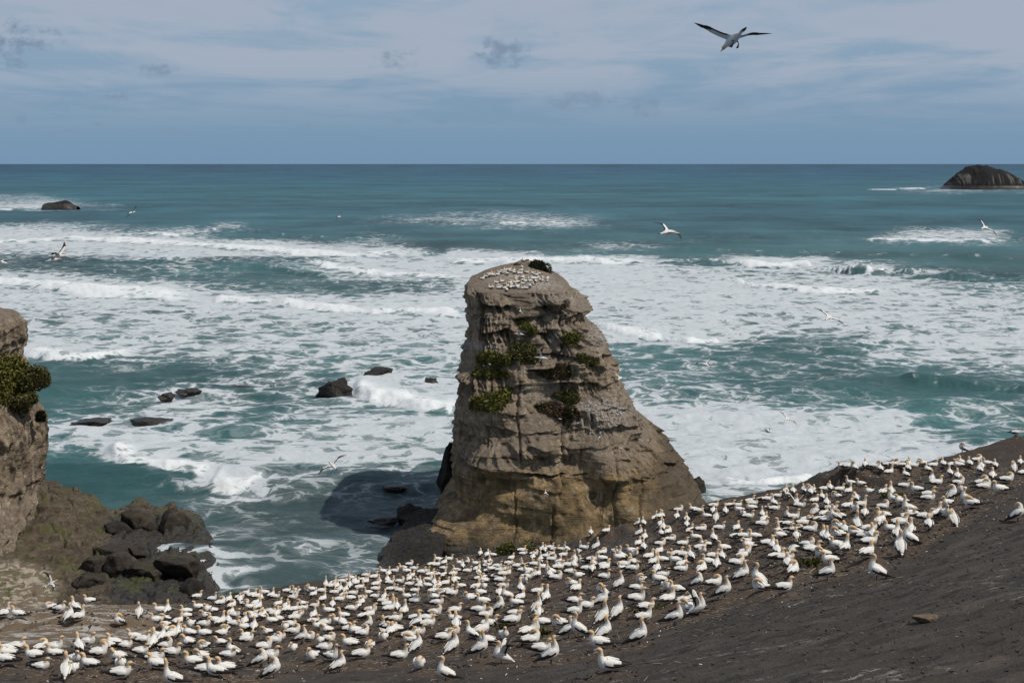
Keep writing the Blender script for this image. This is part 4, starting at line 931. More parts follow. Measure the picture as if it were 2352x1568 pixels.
# ================================================================== ROCK MATERIALS
def rock_material(name, z_lo, z_hi, grey_a, grey_b, tan_a, tan_b, dark=(.022, .020, .018), wet_z=1.6, pale=.5, streak=1.0, moss=0.0, bump=.8, top=.7, bedk=1.0, foot=None):
    mt, nt, bs = new_mat(name)
    g = nt.node('ShaderNodeNewGeometry')
    geo = g.outputs['Position']
    nrm = nt.sep(g.outputs['Normal'])
    x, y, z = nt.sep(geo)
    n1 = nt.noise(geo, .22, 7, .6)
    n2 = nt.noise(geo, 1.3, 7, .66)
    nf = nt.noise(geo, 6.0, 5, .68)
    bed = nt.noise(nt.mul3(geo, (.06, .06, 2.1)), 1.0, 6, .62)
    bedf = nt.noise(nt.mul3(geo, (.12, .12, 7.5)), 1.0, 4, .6)
    drip = nt.noise(nt.mul3(geo, (1.5, 1.5, .09)), 1.0, 6, .62)
    zz = nt.m('ADD', z, nt.m('MULTIPLY', nt.m('SUBTRACT', n1, .5), 3.2))
    zz = nt.m('ADD', zz, nt.m('MULTIPLY', x, -.05))
    up = nt.mapr(zz, z_lo, z_hi)
    grey = nt.mix(nt.mapr(n2, .3, .7), grey_a, grey_b)
    tan_ = nt.mix(nt.mapr(nt.noise(geo, .5, 6, .6), .32, .68), tan_a, tan_b)
    c = nt.mix(up, tan_, grey)
    c = nt.mix(nt.m('MULTIPLY', nt.mapr(bed, .5, .72), .50 * bedk), c, nt.mix(.62, c, (.01, .008, .006)))
    c = nt.mix(nt.m('MULTIPLY', nt.mapr(bedf, .56, .72), .36 * bedk), c, nt.mix(.58, c, (0, 0, 0)))
    c = nt.mix(nt.m('MULTIPLY', nt.mapr(drip, .50, .66), .62 * streak), c, nt.mix(.60, c, (.012, .008, .005)))
    c = nt.mix(nt.m('MULTIPLY', nt.mapr(drip, .47, .34), .55 * pale), c, (.38, .325, .255))
    c = nt.mix(.85, c, nt.mix(nt.mapr(n1, .34, .62), (.66, .64, .62), (1.2, 1.2, 1.2)), 'MULTIPLY')
    crk = nt.m('ABSOLUTE', nt.m('SUBTRACT', nt.noise(nt.mul3(geo, (.33, .33, .07)), 1.0, 3, .5), .5))
    ck = nt.m('MULTIPLY', nt.mapr(crk, .0, .006, 1, 0), nt.mapr(n1, .45, .6))
    c = nt.mix(nt.m('MULTIPLY', ck, .6), c, (.03, .025, .02))
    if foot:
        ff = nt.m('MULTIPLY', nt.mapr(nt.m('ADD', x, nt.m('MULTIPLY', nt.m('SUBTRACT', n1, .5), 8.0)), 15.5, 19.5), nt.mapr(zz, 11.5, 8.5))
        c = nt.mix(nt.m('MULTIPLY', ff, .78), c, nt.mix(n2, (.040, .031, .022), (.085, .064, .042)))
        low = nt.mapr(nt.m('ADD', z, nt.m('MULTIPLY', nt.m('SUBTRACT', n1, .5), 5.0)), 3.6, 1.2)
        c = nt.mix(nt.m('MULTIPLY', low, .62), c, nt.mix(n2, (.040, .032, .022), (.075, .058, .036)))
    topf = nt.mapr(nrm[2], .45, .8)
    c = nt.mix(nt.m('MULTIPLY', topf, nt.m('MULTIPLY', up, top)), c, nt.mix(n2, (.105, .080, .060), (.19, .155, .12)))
    if moss:
        bw = nt.noise(nt.mul3(geo, (.10, .16, .5)), 1.0, 3, .5)
        bands = nt.m('SINE', nt.m('ADD', nt.m('MULTIPLY', bw, 60.0), nt.m('MULTIPLY', n2, 3.0)))
        pb = nt.mix(nt.mapr(bands, -.2, .9), (.150, .118, .080), (.33, .285, .225))
        c = nt.mix(nt.mapr(nt.attr('pale'), .1, .6), c, pb)
        c = nt.mix(nt.m('MULTIPLY', nt.attr('wetrock'), .9), c, nt.mix(nf, (.014, .012, .010), (.046, .040, .033)))
    gu = nt.m('MULTIPLY', nt.attr('guano'), nt.mapr(nt.noise(geo, 2.6, 7, .7), .42, .62))
    c = nt.mix(gu, c, (.44, .41, .37))
    if moss:
        mz = nt.m('MULTIPLY', nt.mapr(nt.noise(geo, .33, 5, .6), .50, .68), nt.mapr(nrm[2], .3, .8))
        c = nt.mix(nt.m('MULTIPLY', mz, moss), c, nt.mix(n2, (.040, .050, .012), (.085, .095, .020)))
    wet = nt.mapr(nt.m('ADD', z, nt.m('MULTIPLY', nt.m('SUBTRACT', n2, .5), 2.2)), wet_z + .8, wet_z - .8)
    c = nt.mix(nt.m('MULTIPLY', wet, .92), c, nt.mix(nf, dark, (.055, .048, .040)))
    fine = nt.mix(nt.mapr(nf, .3, .7), (.72, .72, .72), (1.2, 1.2, 1.2))
    c = nt.mix(.8, c, fine, 'MULTIPLY')
    nt.l.new(c, bs.inputs['Base Color'])
    wet = nt.m('MAXIMUM', wet, nt.attr('wetrock'))
    nt.l.new(nt.mix(wet, (.9, .9, .9), (.38, .38, .38)), bs.inputs['Roughness'])
    bs.inputs['Specular IOR Level'].default_value = .3
    h = nt.m('ADD', nt.m('MULTIPLY', n2, .55), nt.m('ADD', nt.m('MULTIPLY', nf, .22), nt.m('ADD', nt.m('MULTIPLY', bed, .45), nt.m('MULTIPLY', bedf, .16))))
    h = nt.m('SUBTRACT', h, nt.m('MULTIPLY', ck, .5))
    nt.l.new(nt.bump(h, bump, .55), bs.inputs['Normal'])
    return mt


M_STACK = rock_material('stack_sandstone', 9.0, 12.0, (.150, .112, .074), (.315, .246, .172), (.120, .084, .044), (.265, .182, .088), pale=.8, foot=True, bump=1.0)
M_CLIFF = rock_material('cliff_sandstone', 3.0, 6.5, (.122, .092, .062), (.310, .245, .172), (.120, .092, .060), (.240, .190, .130), pale=1.3, streak=1.2, wet_z=-3, bedk=.35, bump=1.0)
M_SHELF = rock_material('shelf_rock', -6.0, -4.0, (.050, .038, .024), (.105, .080, .050), (.07, .05, .03), (.1, .08, .05), wet_z=1.0, pale=.25, moss=.8, top=.12)
M_DARK = rock_material('wet_rock', -6.0, -4.0, (.014, .0125, .011), (.036, .030, .025), (.03, .025, .02), (.05, .04, .03), wet_z=.8, pale=0, streak=.5, top=0)
M_BOULDER = rock_material('boulder_rock', -6.0, -4.0, (.020, .0165, .013), (.060, .047, .036), (.03, .025, .02), (.05, .04, .03), wet_z=-2, pale=0, streak=.4, moss=.25, top=.05)

# ================================================================== THE SEA STACK
LEFT = [(880, 1302, 178, -1.5), (977, 1296, 177, 0), (979, 1250, 181, 1.8), (990, 1206, 184, 4), (1018, 1172, 187, 6), (1044, 1150, 190, 7.2), (1058, 1118, 194, 8.5), (1050, 1077, 197, 0),
        (1040, 1050, 198, 0), (1043, 1013, 198, 0), (1046, 966, 198, 0), (1048, 931, 198, 0), (1063, 907, 198, 0), (1066, 882, 198, 0), (1058, 843, 198, 0), (1058, 823, 198, 0),
        (1071, 790, 198, 0), (1079, 775, 198, 0), (1074, 761, 198, 0), (1069, 731, 197, 0), (1068, 714, 197, 0), (1064, 672, 196, 0), (1074, 652, 198, 0),
        (1122, 625, 206, 0), (1165, 612, 210, 0), (1195, 606, 212, 0)]
RIGHT = [(1632, 1196, 199, 0), (1620, 1172, 201, 0), (1604, 1130, 203, 0), (1585, 1092, 204, 0), (1566, 1060, 205, 0), (1553, 1036, 205, 0), (1530, 1014, 205, 0), (1500, 985, 205, 0), (1476, 968, 205, 0),
         (1460, 960, 204, 0), (1463, 944, 203, 0), (1442, 908, 203, 0), (1425, 888, 203, 0), (1407, 853, 202, 0), (1400, 812, 202, 0), (1386, 778, 202, 0), (1356, 746, 202, 0),
         (1343, 733, 202, 0), (1344, 718, 202, 0), (1358, 698, 202, 0), (1341, 691, 203, 0), (1313, 666, 204, 0), (1297, 643, 207, 0), (1268, 626, 211, 0), (1215, 607, 213, 0)]
lp = np.array([at_y(a, b, c) for a, b, c, _ in LEFT[1:]])
rp = np.array([at_y(a, b, c) for a, b, c, _ in RIGHT])
lp, rp = lp[np.argsort(lp[:, 2])], rp[np.argsort(rp[:, 2])]
ZT = 35.45
FRONT = np.array([(-3, 172.5), (0, 174), (2.5, 174.6), (5, 175.8), (8, 177.6), (9, 177.8), (9.6, 177.0), (12, 178.6), (15, 180.6), (20, 183.6), (24, 185.6), (25.5, 187.2),
                  (28, 187.6), (30.5, 188.6), (31.6, 189), (32.5, 190), (33.1, 193.5), (33.8, 198), (34.6, 205), (35.2, 210.5), (ZT, 212.2)])
BACK = np.array([(-3, 232), (0, 230), (10, 226), (20, 222), (30, 219), (34, 217), (35.2, 214.5), (ZT, 213.4)])
# rows follow the length of the front profile so the flat top gets rows too
zf = np.linspace(-3, ZT, 1500)
yf = np.interp(zf, FRONT[:, 0], FRONT[:, 1])
arc = np.concatenate([[0], np.cumsum(np.hypot(np.diff(zf), np.diff(yf)))])
NZ, NTH = 520, 640
zr = np.interp(np.linspace(0, arc[-1], NZ), arc, zf)
th_f = np.linspace(math.pi, 2 * math.pi, 520)                     # side facing the headland, from its left end to its right end
th_b = np.linspace(0, math.pi, NTH - 518)[1:-1]
th = np.concatenate([th_f, th_b])
NTH = len(th)
xl = np.interp(zr, lp[:, 2], lp[:, 0])[:, None]
yl = np.interp(zr, lp[:, 2], lp[:, 1])[:, None]
xr = np.interp(zr, rp[:, 2], rp[:, 0])[:, None]
yr = np.interp(zr, rp[:, 2], rp[:, 1])[:, None]
yF = np.interp(zr, FRONT[:, 0], FRONT[:, 1])[:, None]
yB = np.interp(zr, BACK[:, 0], BACK[:, 1])[:, None]
pw = 2 / (3.0 + 2.2 * sstep(10, 20, zr)[:, None])
cth, sth = np.cos(th)[None], np.sin(th)[None]
ct = np.sign(cth) * np.abs(cth) ** pw
st_ = np.sign(sth) * np.abs(sth) ** pw
bx = (xl + xr) / 2 + (xr - xl) / 2 * ct
ym = yl + (yr - yl) * (ct + 1) / 2
by = np.where(st_ < 0, ym + (ym - yF) * st_, ym + (np.maximum(yB - ym, .3)) * st_)
bz = np.repeat(zr[:, None], NTH, 1)
# horizontal outward direction
tx, ty = np.roll(bx, -1, 1) - np.roll(bx, 1, 1), np.roll(by, -1, 1) - np.roll(by, 1, 1)
ln = np.hypot(tx, ty) + 1e-6
ox_, oy_ = ty / ln, -tx / ln
steep = np.ones(NZ)
steep = (1 - sstep(31.9, 33.2, zr))[:, None]
U = np.cumsum(np.concatenate([[0], np.hypot(np.diff(bx[205]), np.diff(by[205]))]))[None]      # metres along the wall
U = np.repeat(U, NZ, 0)
zz = bz + .055 * (bx - 8) * sstep(16, 6, bz) + .55 * fbm(U / 9, bz / 14, 2.0, 3)
# beds: every bed sticks out at its top and is hollowed below, with rounded hollows and thin ribs between
LEDGES = [34.0, 32.3, 31.0, 29.4, 27.6, 25.4, 24.3, 23.0, 20.9, 17.7, 15.4, 13.6, 12.0, 10.2, 8.2, 5.6, 2.6, -3.5]
DEPTH = [.12, .5, 1.3, 1.5, 1.6, .8, .9, 1.3, 1.9, .9, 1.3, .8, .9, 2.2, .5, .6, .5, .3]
disp = np.zeros_like(bx)
for k in range(len(LEDGES) - 1):
    top, bot = LEDGES[k], LEDGES[k + 1]
    wv = .8 * fbm(U / 4.5, 3.7 * k, 1.0, 3) * min(1, (top - bot) / 1.6)
    t = (top + wv - zz) / (top - bot)
    ins = (t >= 0) & (t < 1.02)
    cell = U / (1.15 + .25 * (k % 4)) + .55 * pn(U / 2.7, 5.1 * k) + .18 * pn(bz * .7, U * .5, k)
    fr = np.abs((cell % 1) - .5) * 2                              # 1 at the ribs, 0 in mid hollow
    rib = fr ** 3
    amt = DEPTH[k] * np.clip(.55 + 1.9 * fbm(U / 5.0, 2.9 * k + 4, 2.0, 2), .0, 1.7)
    prof = sstep(0, .10, t) * np.clip(1 - t, 0, 1) ** .75 * (.8 + .35 * pn(U * 1.2, bz * 2.0, k))
    d_ = -amt * prof * (1 - .55 * rib) + .10 * (1 - sstep(0, .12, t))
    disp = np.where(ins, d_, disp)
smooth_base = sstep(10.5, 8.2, zz)                                 # the tan base is smoother
disp = disp * (1 - .6 * smooth_base)
disp += 1.55 * (.35 - 2 * np.abs(pn(U / 6.5 + .35 * pn(U / 9, bz / 9, 1.0), bz / 26, 4.0))) * (1 - .45 * smooth_base)
disp += .95 * fbm(U / 8.5, bz / 8.5, 6.0, 3) + .40 * fbm(U / 2.6, bz / 3.4, 3.0, 3) + .13 * fbm(U / .8, bz / .9, 8.0, 3)
# thin beds, each with a crisp lower lip
for per, am_, sd_ in ((.95, .42, 41.0), (.52, .20, 51.0)):
    sb = zz / per + .5 * fbm(U / 3.5, bz / 6, sd_, 3)
    fb = sb - np.floor(sb)
    g2 = np.clip(.45 + 1.5 * fbm(U / 4.2, np.floor(sb) * 1.7, sd_ + 3, 2), .0, 1.3)
    g2 = g2 * (.35 + .65 * sstep(19.5, 22.5, zz))
    disp += am_ * g2 * ((1 - fb) ** 1.3 * sstep(0, .08, fb) - .4) * sstep(7.5, 10.5, zz)
# honeycomb hollows with thin sharp ribs, patch by patch
f1, f2 = worley(U / 1.7 + .5 * pn(U / 3, bz / 3, 2.0), bz / 2.3 + .5 * pn(U / 3, bz / 3, 7.0), 3.0)
hm = sstep(.0, .35, fbm(U / 7, bz / 5, 12.0, 2) + .08) * sstep(9.5, 11.5, zz)
disp -= .55 * hm * sstep(.0, .40, f2 - f1)
f1, f2 = worley(U / .8 + .3 * pn(U, bz, 2.0), bz / .7, 9.0)
hm2 = sstep(.05, .4, fbm(U / 5, bz / 4, 22.0, 2)) * sstep(8.0, 10.0, zz)
disp -= .22 * hm2 * sstep(.0, .45, f2 - f1)
# upright flutes that run down from the lips
flu = np.abs(pn(U / .85 + .3 * pn(U / 2, bz / 5, 3.0), bz / 9.0, 31.0))
disp -= .75 * sstep(.02, .3, flu) * sstep(-.05, .3, fbm(U / 6, bz / 6, 33.0, 2)) * sstep(9.5, 12, zz)
# big scooped alcoves and the flakes between them
for (X, Y, wx_, wz_, dd) in [(1105, 1010, 3.3, 3.2, -1.0), (1160, 1115, 3.0, 1.5, -1.3), (1260, 1085, 3.6, 1.6, -1.5), (1340, 1090, 2.6, 2.0, -1.2), (1235, 900, 2.2, 3.8, -1.1),
                            (1290, 880, 1.8, 3.5, -.9), (1105, 950, 3.4, 2.6, .8), (1120, 1070, 2.8, 2.0, .9), (1230, 1025, 2.6, 1.4, .8), (1330, 730, 2.4, 1.8, -1.1), (1265, 735, 2.0, 2.0, -.9),
                            (1400, 1090, 2.6, 3.5, .8), (1080, 725, 1.6, 3.4, -.9), (1200, 1240, 4.5, 2.2, -1.3), (1380, 1180, 2.0, 4.0, -1.0), (1470, 1130, 3.0, 4.5, .5), (1165, 745, 2.4, 1.2, -.5),
                            (1150, 880, 2.0, 2.6, -.6), (1360, 880, 2.4, 3.0, -.5), (1020, 1240, 2.2, 3.0, .7)]:
    c = at_y(X, Y, float(np.interp(36 - (Y - 605) / 18.9, FRONT[:, 0], FRONT[:, 1])))
    q = ((bx - c[0]) / wx_) ** 2 + ((bz - c[2]) / wz_) ** 2
    disp += 1.35 * dd * np.exp(-q ** 2.2) * (by < ym + 3)
# cracks
for cu, zlo, zhi, dd in [(np.interp(1292, [1040, 1500], [0, 1]), 8, 33, .7), (np.interp(1190, [1040, 1500], [0, 1]), 12, 26, .7), (np.interp(1172, [1040, 1500], [0, 1]), -1, 8, .35),
                         (np.interp(1264, [1040, 1500], [0, 1]), -1, 6, .55), (np.interp(1110, [1040, 1500], [0, 1]), 8, 16, .6), (.80, 2, 12, .5), (.93, 0, 9, .5), (.30, 24, 33, .4), (.47, 18, 33, .4)]:
    xc_ = at_y(1040 + cu * 460, 1000, 182)[0] + .95 * fbm(bz / 5.1, cu * 9, 1.0, 4)
    disp -= dd * np.exp(-((bx - xc_) / .16) ** 2) * sstep(zlo - 1, zlo + .5, bz) * sstep(zhi + 1, zhi - .5, bz) * (by < ym)
edge_keep = np.clip(np.abs(st_) ** .7, .35, 1)                     # keep the silhouette where it was measured
disp = disp * edge_keep * (.06 + .94 * steep)
disp += (1 - edge_keep) * (.95 * fbm(bz / 1.6, U / 3, 2.0, 4) + .5 * (np.round(zz / 1.3) * 1.3 - zz)) * steep
vx, vy = bx + ox_ * disp, by + oy_ * disp
# the sheer face at the upper left, turned away from the sun
fz = sstep(21.5, 23, bz + .5 * fbm(U / 3, bz / 3, 1.0, 2)) * (1 - sstep(31.6, 32.6, bz))
over = np.clip((vx + 3.7) * -.95 + (vy - 187.6) * -.31, 0, None) * fz * (vy < 199)
over = np.clip(over + (.12 * fbm(vy / 1.6, bz / 2.2, 9.0, 3) - .1) * (over > .1), 0, None)
vx, vy = vx + over * .95, vy + over * .31
vz = bz + (1 - steep) * (.16 * fbm(bx / 2.2, by / 2.2, 1.0, 4) + .06 * fbm(bx / .6, by / .6, 3.0, 2)) + .10 * fbm(U / 1.5, bz / 1.0, 5.0, 2) * steep
sv_ = np.stack([vx, vy, vz], -1).reshape(-1, 3)
sPX, sPY = to_pic(sv_)
gst = np.zeros(len(sv_))
for (X, Y, a, b, m_) in [(1225, 655, 62, 12, 1.0), (1190, 640, 70, 20, .7), (1385, 950, 75, 42, .55), (1370, 775, 30, 30, .5), (1100, 795, 50, 8, .6), (1290, 690, 60, 30, .35), (1260, 760, 60, 40, .3), (1250, 905, 60, 28, .4)]:
    gst = np.maximum(gst, m_ * np.exp(-(((sPX - X) / a) ** 2 + ((sPY - Y) / b) ** 2) ** 1.5))
gst *= (sv_[:, 1] < 216)
fc = grid_faces(NZ, NTH, wrap=True)
stack_e = empty('sea_stack', (6, 202, 0))
stack_e.matrix_world = Matrix.Translation((6, 202, 0))
off = np.array([6, 202, 0])
cap = [tuple(range((NZ - 1) * NTH, NZ * NTH))]
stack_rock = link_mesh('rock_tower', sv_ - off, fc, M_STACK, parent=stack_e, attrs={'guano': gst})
tag(stack_e, 'tall layered sandstone sea stack with green shrubs and nesting birds', 'sea stack')
BV_STACK = BVHTree.FromPolygons([Vector(v) for v in sv_], fc.tolist())


# ------------------------------------------------------------------ boulders
_ico = {}


def icosphere(n):
    if n not in _ico:
        import bmesh
        b = bmesh.new()
        bmesh.ops.create_icosphere(b, subdivisions=n, radius=1)
        V = np.array([v.co[:] for v in b.verts])
        F = np.array([[v.index for v in f.verts] for f in b.faces])
        b.free()
        _ico[n] = (V, F)
    return _ico[n]


def rock_shape(size, seed, n=4, planes=9, rough=.10, flat=.0):
    """angular boulder: a ball cut by random planes, then weathered"""
    V, F = icosphere(n)
    r = np.random.default_rng(seed)
    P = V.copy()
    for _ in range(planes + 5):
        nn = r.normal(size=3)
        nn /= np.linalg.norm(nn)
        dcut = r.uniform(.48, .80)
        over = np.clip(P @ nn - dcut, 0, None)
        P -= over[:, None] * nn * .99
    P[:, 2] = np.where(P[:, 2] > .55 - flat, (.55 - flat) + (P[:, 2] - .55 + flat) * .35, P[:, 2])
    nv = P / (np.linalg.norm(P, axis=1)[:, None] + 1e-6)
    P = P + nv * (rough * fbm(P[:, 0] * 2.1 + seed, P[:, 1] * 2.1, P[:, 2] * 2.1, 4))[:, None]
    return P * np.array(size), F


def boulder(name, X, Y, wpx, hpx, z_base, seed, mat, label, cat='boulder', group=None, depth_ratio=.8, n=4, rough=.10, planes=9, rz=0, zcut=.35, parent=None):
    """X, Y: picture centre; sizes in picture pixels; z_base: level it rests on"""
    c0 = at_z(X, Y + hpx * .42, z_base)
    pxm = c0[1] / FPX
    w_ = wpx * pxm
    dep_ = w_ * depth_ratio
    h_ = max(.16 * w_, 1.25 * (hpx * pxm - dep_ * (CAM_H - z_base) / c0[1] * .8))
    P, F = rock_shape((w_ / 1.62, dep_ / 1.62, h_ / 1.15), seed, n, planes, rough)
    o = link_mesh(name, P, F, mat, parent=parent)
    o.location = (c0[0], c0[1] + dep_ * .3, z_base + h_ * zcut)
    o.rotation_euler = (0, 0, rz)
    if parent is None:
        tag(o, label, cat, group)
    return o


# dark rocks round the foot of the stack
SK = 'wave-washed rocks round the stack'
boulder('tidal_rock', 1036, 1098, 60, 120, -.6, 21, M_DARK, 'large black wet rock against the left foot of the sea stack', 'rock', SK, 1.0, rough=.2, zcut=.3)
boulder('tidal_rock', 946, 1184, 62, 44, -.3, 22, M_DARK, 'black wet rock in the surf left of the stack foot', 'rock', SK, rough=.2)
boulder('tidal_rock', 886, 1196, 72, 26, -.3, 23, M_DARK, 'low black rock awash, farthest left of the stack foot', 'rock', SK, rough=.2)
boulder('tidal_rock', 1010, 1166, 32, 28, -.2, 24, M_DARK, 'small black rock between the stack and the surf', 'rock', SK, rough=.2)
boulder('tidal_rock', 1606, 1128, 34, 50, -.3, 25, M_DARK, 'black wet rock at the right foot of the stack', 'rock', SK, 1.0, rough=.2)
boulder('tidal_rock', 905, 1120, 70, 16, -.45, 27, M_DARK, 'flat dark rock just showing above swirling gut water', 'rock', SK, rough=.2)
# low pitted bench that runs out from the left foot towards the headland
bp = [(866, 1318, -.8), (880, 1290, .6), (905, 1262, 1.3), (935, 1236, 1.8), (975, 1216, 2.3), (1000, 1240, 2.6), (990, 1280, 2.4), (985, 1330, 1.2), (900, 1340, -.2), (940, 1290, 1.7), (950, 1260, 1.9)]
bt = TPS([at_z(*q) for q in bp], lam=.01)
bxs, bys = np.meshgrid(np.linspace(-19, -8.5, 110), np.linspace(166, 192, 190))
bzs = bt(bxs, bys)
ring = np.array([at_z(a, b, 0)[:2] for a, b in [(872, 1318), (879, 1288), (900, 1258), (925, 1226), (955, 1204), (1000, 1190), (1030, 1240), (1020, 1340), (920, 1352)]])
ang_r = np.arctan2(ring[:, 1] - 178, ring[:, 0] + 12.5)
o_ = np.argsort(ang_r)
rr = np.hypot(ring[:, 0] + 12.5, ring[:, 1] - 178)[o_]
aa = ang_r[o_]
rad = np.interp(np.arctan2(bys - 178, bxs + 12.5), np.concatenate([[aa[-1] - 2 * math.pi], aa, [aa[0] + 2 * math.pi]]), np.concatenate([[rr[-1]], rr, [rr[0]]]))
q = np.hypot(bxs + 12.5, bys - 178) / rad + .06 * fbm(bxs / 1.6, bys / 1.6, 1.0, 3)
pit = ridge(bxs / .55, bys / .8, 2.0, 2)
bzs = np.where(q < 1, np.clip(bzs, .35, 2.6), -2.0) * sstep(1.05, .93, q) - 2.2 * sstep(.95, 1.05, q) - .16 * np.clip(pit - .6, 0, 1) + .18 * fbm(bxs / 1.1, bys / 1.1, 4.0, 3)
bench = link_mesh('rock_bench', np.stack([bxs, bys, bzs], -1).reshape(-1, 3), grid_faces(*bxs.shape), M_DARK)
tag(bench, 'dark pitted rock bench jutting from the left foot of the stack', 'rock')

# ------------------------------------------------------------------ rocks out in the water
SR = 'black rocks in the surf'
for i, (X, Y, a, b, lb) in enumerate([
        (768, 892, 88, 44, 'largest black surf rock with white water on its right side'),
        (872, 858, 72, 28, 'wedge shaped surf rock behind the largest one'),
        (990, 874, 28, 16, 'small black rock fin nearest the stack in surf'),
        (424, 899, 56, 17, 'low black surf rock, right one of a touching pair'),
        (384, 908, 42, 16, 'low black surf rock, left one of a touching pair'),
        (322, 940, 30, 13, 'tiny black surf rock in front of the touching pair'),
        (345, 972, 96, 18, 'long flat black rock awash in white foam'),
        (384, 950, 30, 14, 'small black rock at the end of the long flat one'),
        (545, 892, 62, 9, 'thin black rock just breaking the surface of green water'),
        (215, 972, 90, 12, 'submerged dark reef patch showing near the left cliff')]):
    boulder('surf_rock', X, Y, a, b, -.25 if b > 15 else -.6, 40 + i, M_DARK, lb, 'rock', SR, .9, rough=.22, zcut=.25)

# the far islet and the far rock, each a mass of its own
def islet(name, prof, base_y, depth_m, seed, label, mat, nx=150, ny=60):
    """prof: picture skyline from left to right; base_y: picture row of the waterline"""
    d0 = at_z(prof[len(prof) // 2][0], base_y, 0)[1]
    pr = np.array([at_y(x, y, d0 + depth_m * .4) for x, y in prof])
    xs = np.linspace(pr[0, 0], pr[-1, 0], nx)
    hs = np.interp(xs, pr[:, 0], np.clip(pr[:, 2], 0, None))
    ts = np.linspace(-1, 1, ny)
    Xg, Tg = np.meshgrid(xs, ts)
    Hg = hs[None] * np.clip(1 - np.abs(Tg) ** 2.2, 0, 1) ** .75
    wdt = (.35 + .65 * (hs / hs.max()) ** .5)[None]
    Yg_ = d0 + depth_m * .5 + Tg * depth_m * .5 * wdt
    sc = hs.max()
    n_ = fbm(Xg / sc * 3, Yg_ / sc * 3, seed, 4) * .09 + fbm(Xg / sc * 9, Yg_ / sc * 9, seed, 3) * .035
    Zg = Hg + sc * n_ * np.clip(Hg / sc * 3, 0, 1) * .8 - .04 * sc * (np.abs(Tg) > .97) - .5
    gl = sstep(.18, .5, fbm(Xg / sc * 9, Zg / sc * .8, seed + 1, 4) + .35 * fbm(Xg / sc * 2, Zg / sc, seed, 2)) * sstep(.72, .5, Zg / sc) * sstep(.12, .3, Zg / sc) * (Tg < 0)
    o = link_mesh(name, np.stack([Xg, Yg_, Zg], -1).reshape(-1, 3), grid_faces(ny, nx), mat, attrs={'guano': gl.ravel() * (.55 if name == 'rocky_islet' else 0)})
    tag(o, label, 'islet' if name == 'rocky_islet' else 'rock')
    return o


M_ISLET = rock_material('islet_rock', 18, 34, (.009, .009, .006), (.022, .020, .012), (.004, .004, .004), (.009, .009, .009), wet_z=6, pale=0, streak=.6, top=0)
islet('rocky_islet', [(2166, 433), (2178, 424), (2196, 408), (2214, 391), (2232, 382), (2250, 379), (2264, 380), (2282, 386), (2305, 391), (2325, 400), (2345, 412), (2375, 425), (2395, 434)],
      435, 120, 3.0, 'dark domed islet with white-streaked face on the right horizon', M_ISLET)
islet('far_rock', [(95, 480), (99, 468), (112, 465), (124, 464), (140, 461), (150, 459), (158, 463), (168, 470), (178, 473)], 482, 22, 8.0, 'small black jagged rock among far breakers at left', M_ISLET, 90, 40)

# ================================================================== LEFT CLIFF AND ROCK SHELF
CR = [(40, 1330, 168), (62, 1250, 172), (72, 1180, 178), (80, 1140, 181), (89, 1110, 183), (92, 1060, 184), (94, 1000, 184), (90, 960, 184), (70, 935, 184), (58, 900, 184), (52, 850, 184),
      (34, 822, 184), (40, 798, 184), (42, 780, 184), (38, 748, 184), (24, 730, 184), (8, 723, 184), (-60, 718, 186)]
cp_ = np.array([at_y(*q) for q in CR])
cp_ = cp_[np.argsort(cp_[:, 2])]
NZ2, NT2 = 260, 300
z2 = np.linspace(-2, cp_[-1, 2], NZ2)[:, None]
xe = np.interp(z2, cp_[:, 2], cp_[:, 0])
ye2 = np.interp(z2, cp_[:, 2], cp_[:, 1])
t2 = np.linspace(0, 1, NT2)[None]
# plan: from the near left (in front) round the tip to the far side
a2 = np.radians(-118 + 200 * t2)
rx2, ryf, ryb = 26.0, 26.0, 16.0
X2 = (xe - rx2) + rx2 * np.sign(np.cos(a2)) * np.abs(np.cos(a2)) ** .8
Y2 = ye2 + np.where(np.sin(a2) < 0, ryf, ryb) * np.sign(np.sin(a2)) * np.abs(np.sin(a2)) ** .95
Z2 = np.repeat(z2, NT2, 1)
lean = (28 - Z2) * .20 * np.clip(-np.sin(a2), 0, 1)               # the foot spreads towards the shelf
Y2 = Y2 - lean
ox2, oy2 = np.cos(a2), np.sin(a2)
U2 = a2 * 26 + 0 * Z2
fl = ridge(U2 / 2.6 + .25 * fbm(U2 / 5, Z2 / 8, 2.0, 2), Z2 / 14.0, 1.0, 3)
d2 = .85 * fbm(U2 / 7, Z2 / 9, 3.0, 4) + .95 * np.clip(fl - .1, 0, 1.4) - .5 + .42 * fbm(U2 / 1.5, Z2 / 1.8, 6.0, 4)
for zk, dk in [(26.5, .35), (23.2, .5), (8.5, .9), (4.8, .5)]:
    zw = zk + 2.4 * fbm(U2 / 6, zk, 1.0, 4)
    tq = (zw - Z2) / 2.6
    d2 -= dk * np.where((tq > 0) & (tq < 1), np.sin(np.clip(tq, 0, 1) ** .5 * math.pi), 0)
f1, f2 = worley(U2 / 1.5 + .5 * pn(U2 / 3, Z2 / 3, 2.0), Z2 / 1.6 + .5 * pn(U2 / 3, Z2 / 3, 7.0), 5.0)
d2 -= .75 * sstep(0, .4, f2 - f1) * sstep(21, 23.5, Z2)
f1, f2 = worley(U2 / 1.35 + .6 * pn(U2 / 3, Z2 / 3, 2.0), Z2 / 6.5 + .5 * pn(U2 / 3, Z2 / 6, 7.0), 15.0)
d2 -= 1.5 * sstep(0, .40, f2 - f1) * sstep(22, 20, Z2)
keep = np.clip(np.abs(np.sin(a2)) ** .6, .55, 1)
X2 = X2 + ox2 * d2 * keep
Y2 = Y2 + oy2 * d2 * keep
top_in = []
XC, YC = X2.mean(1)[-1], Y2.mean(1)[-1]
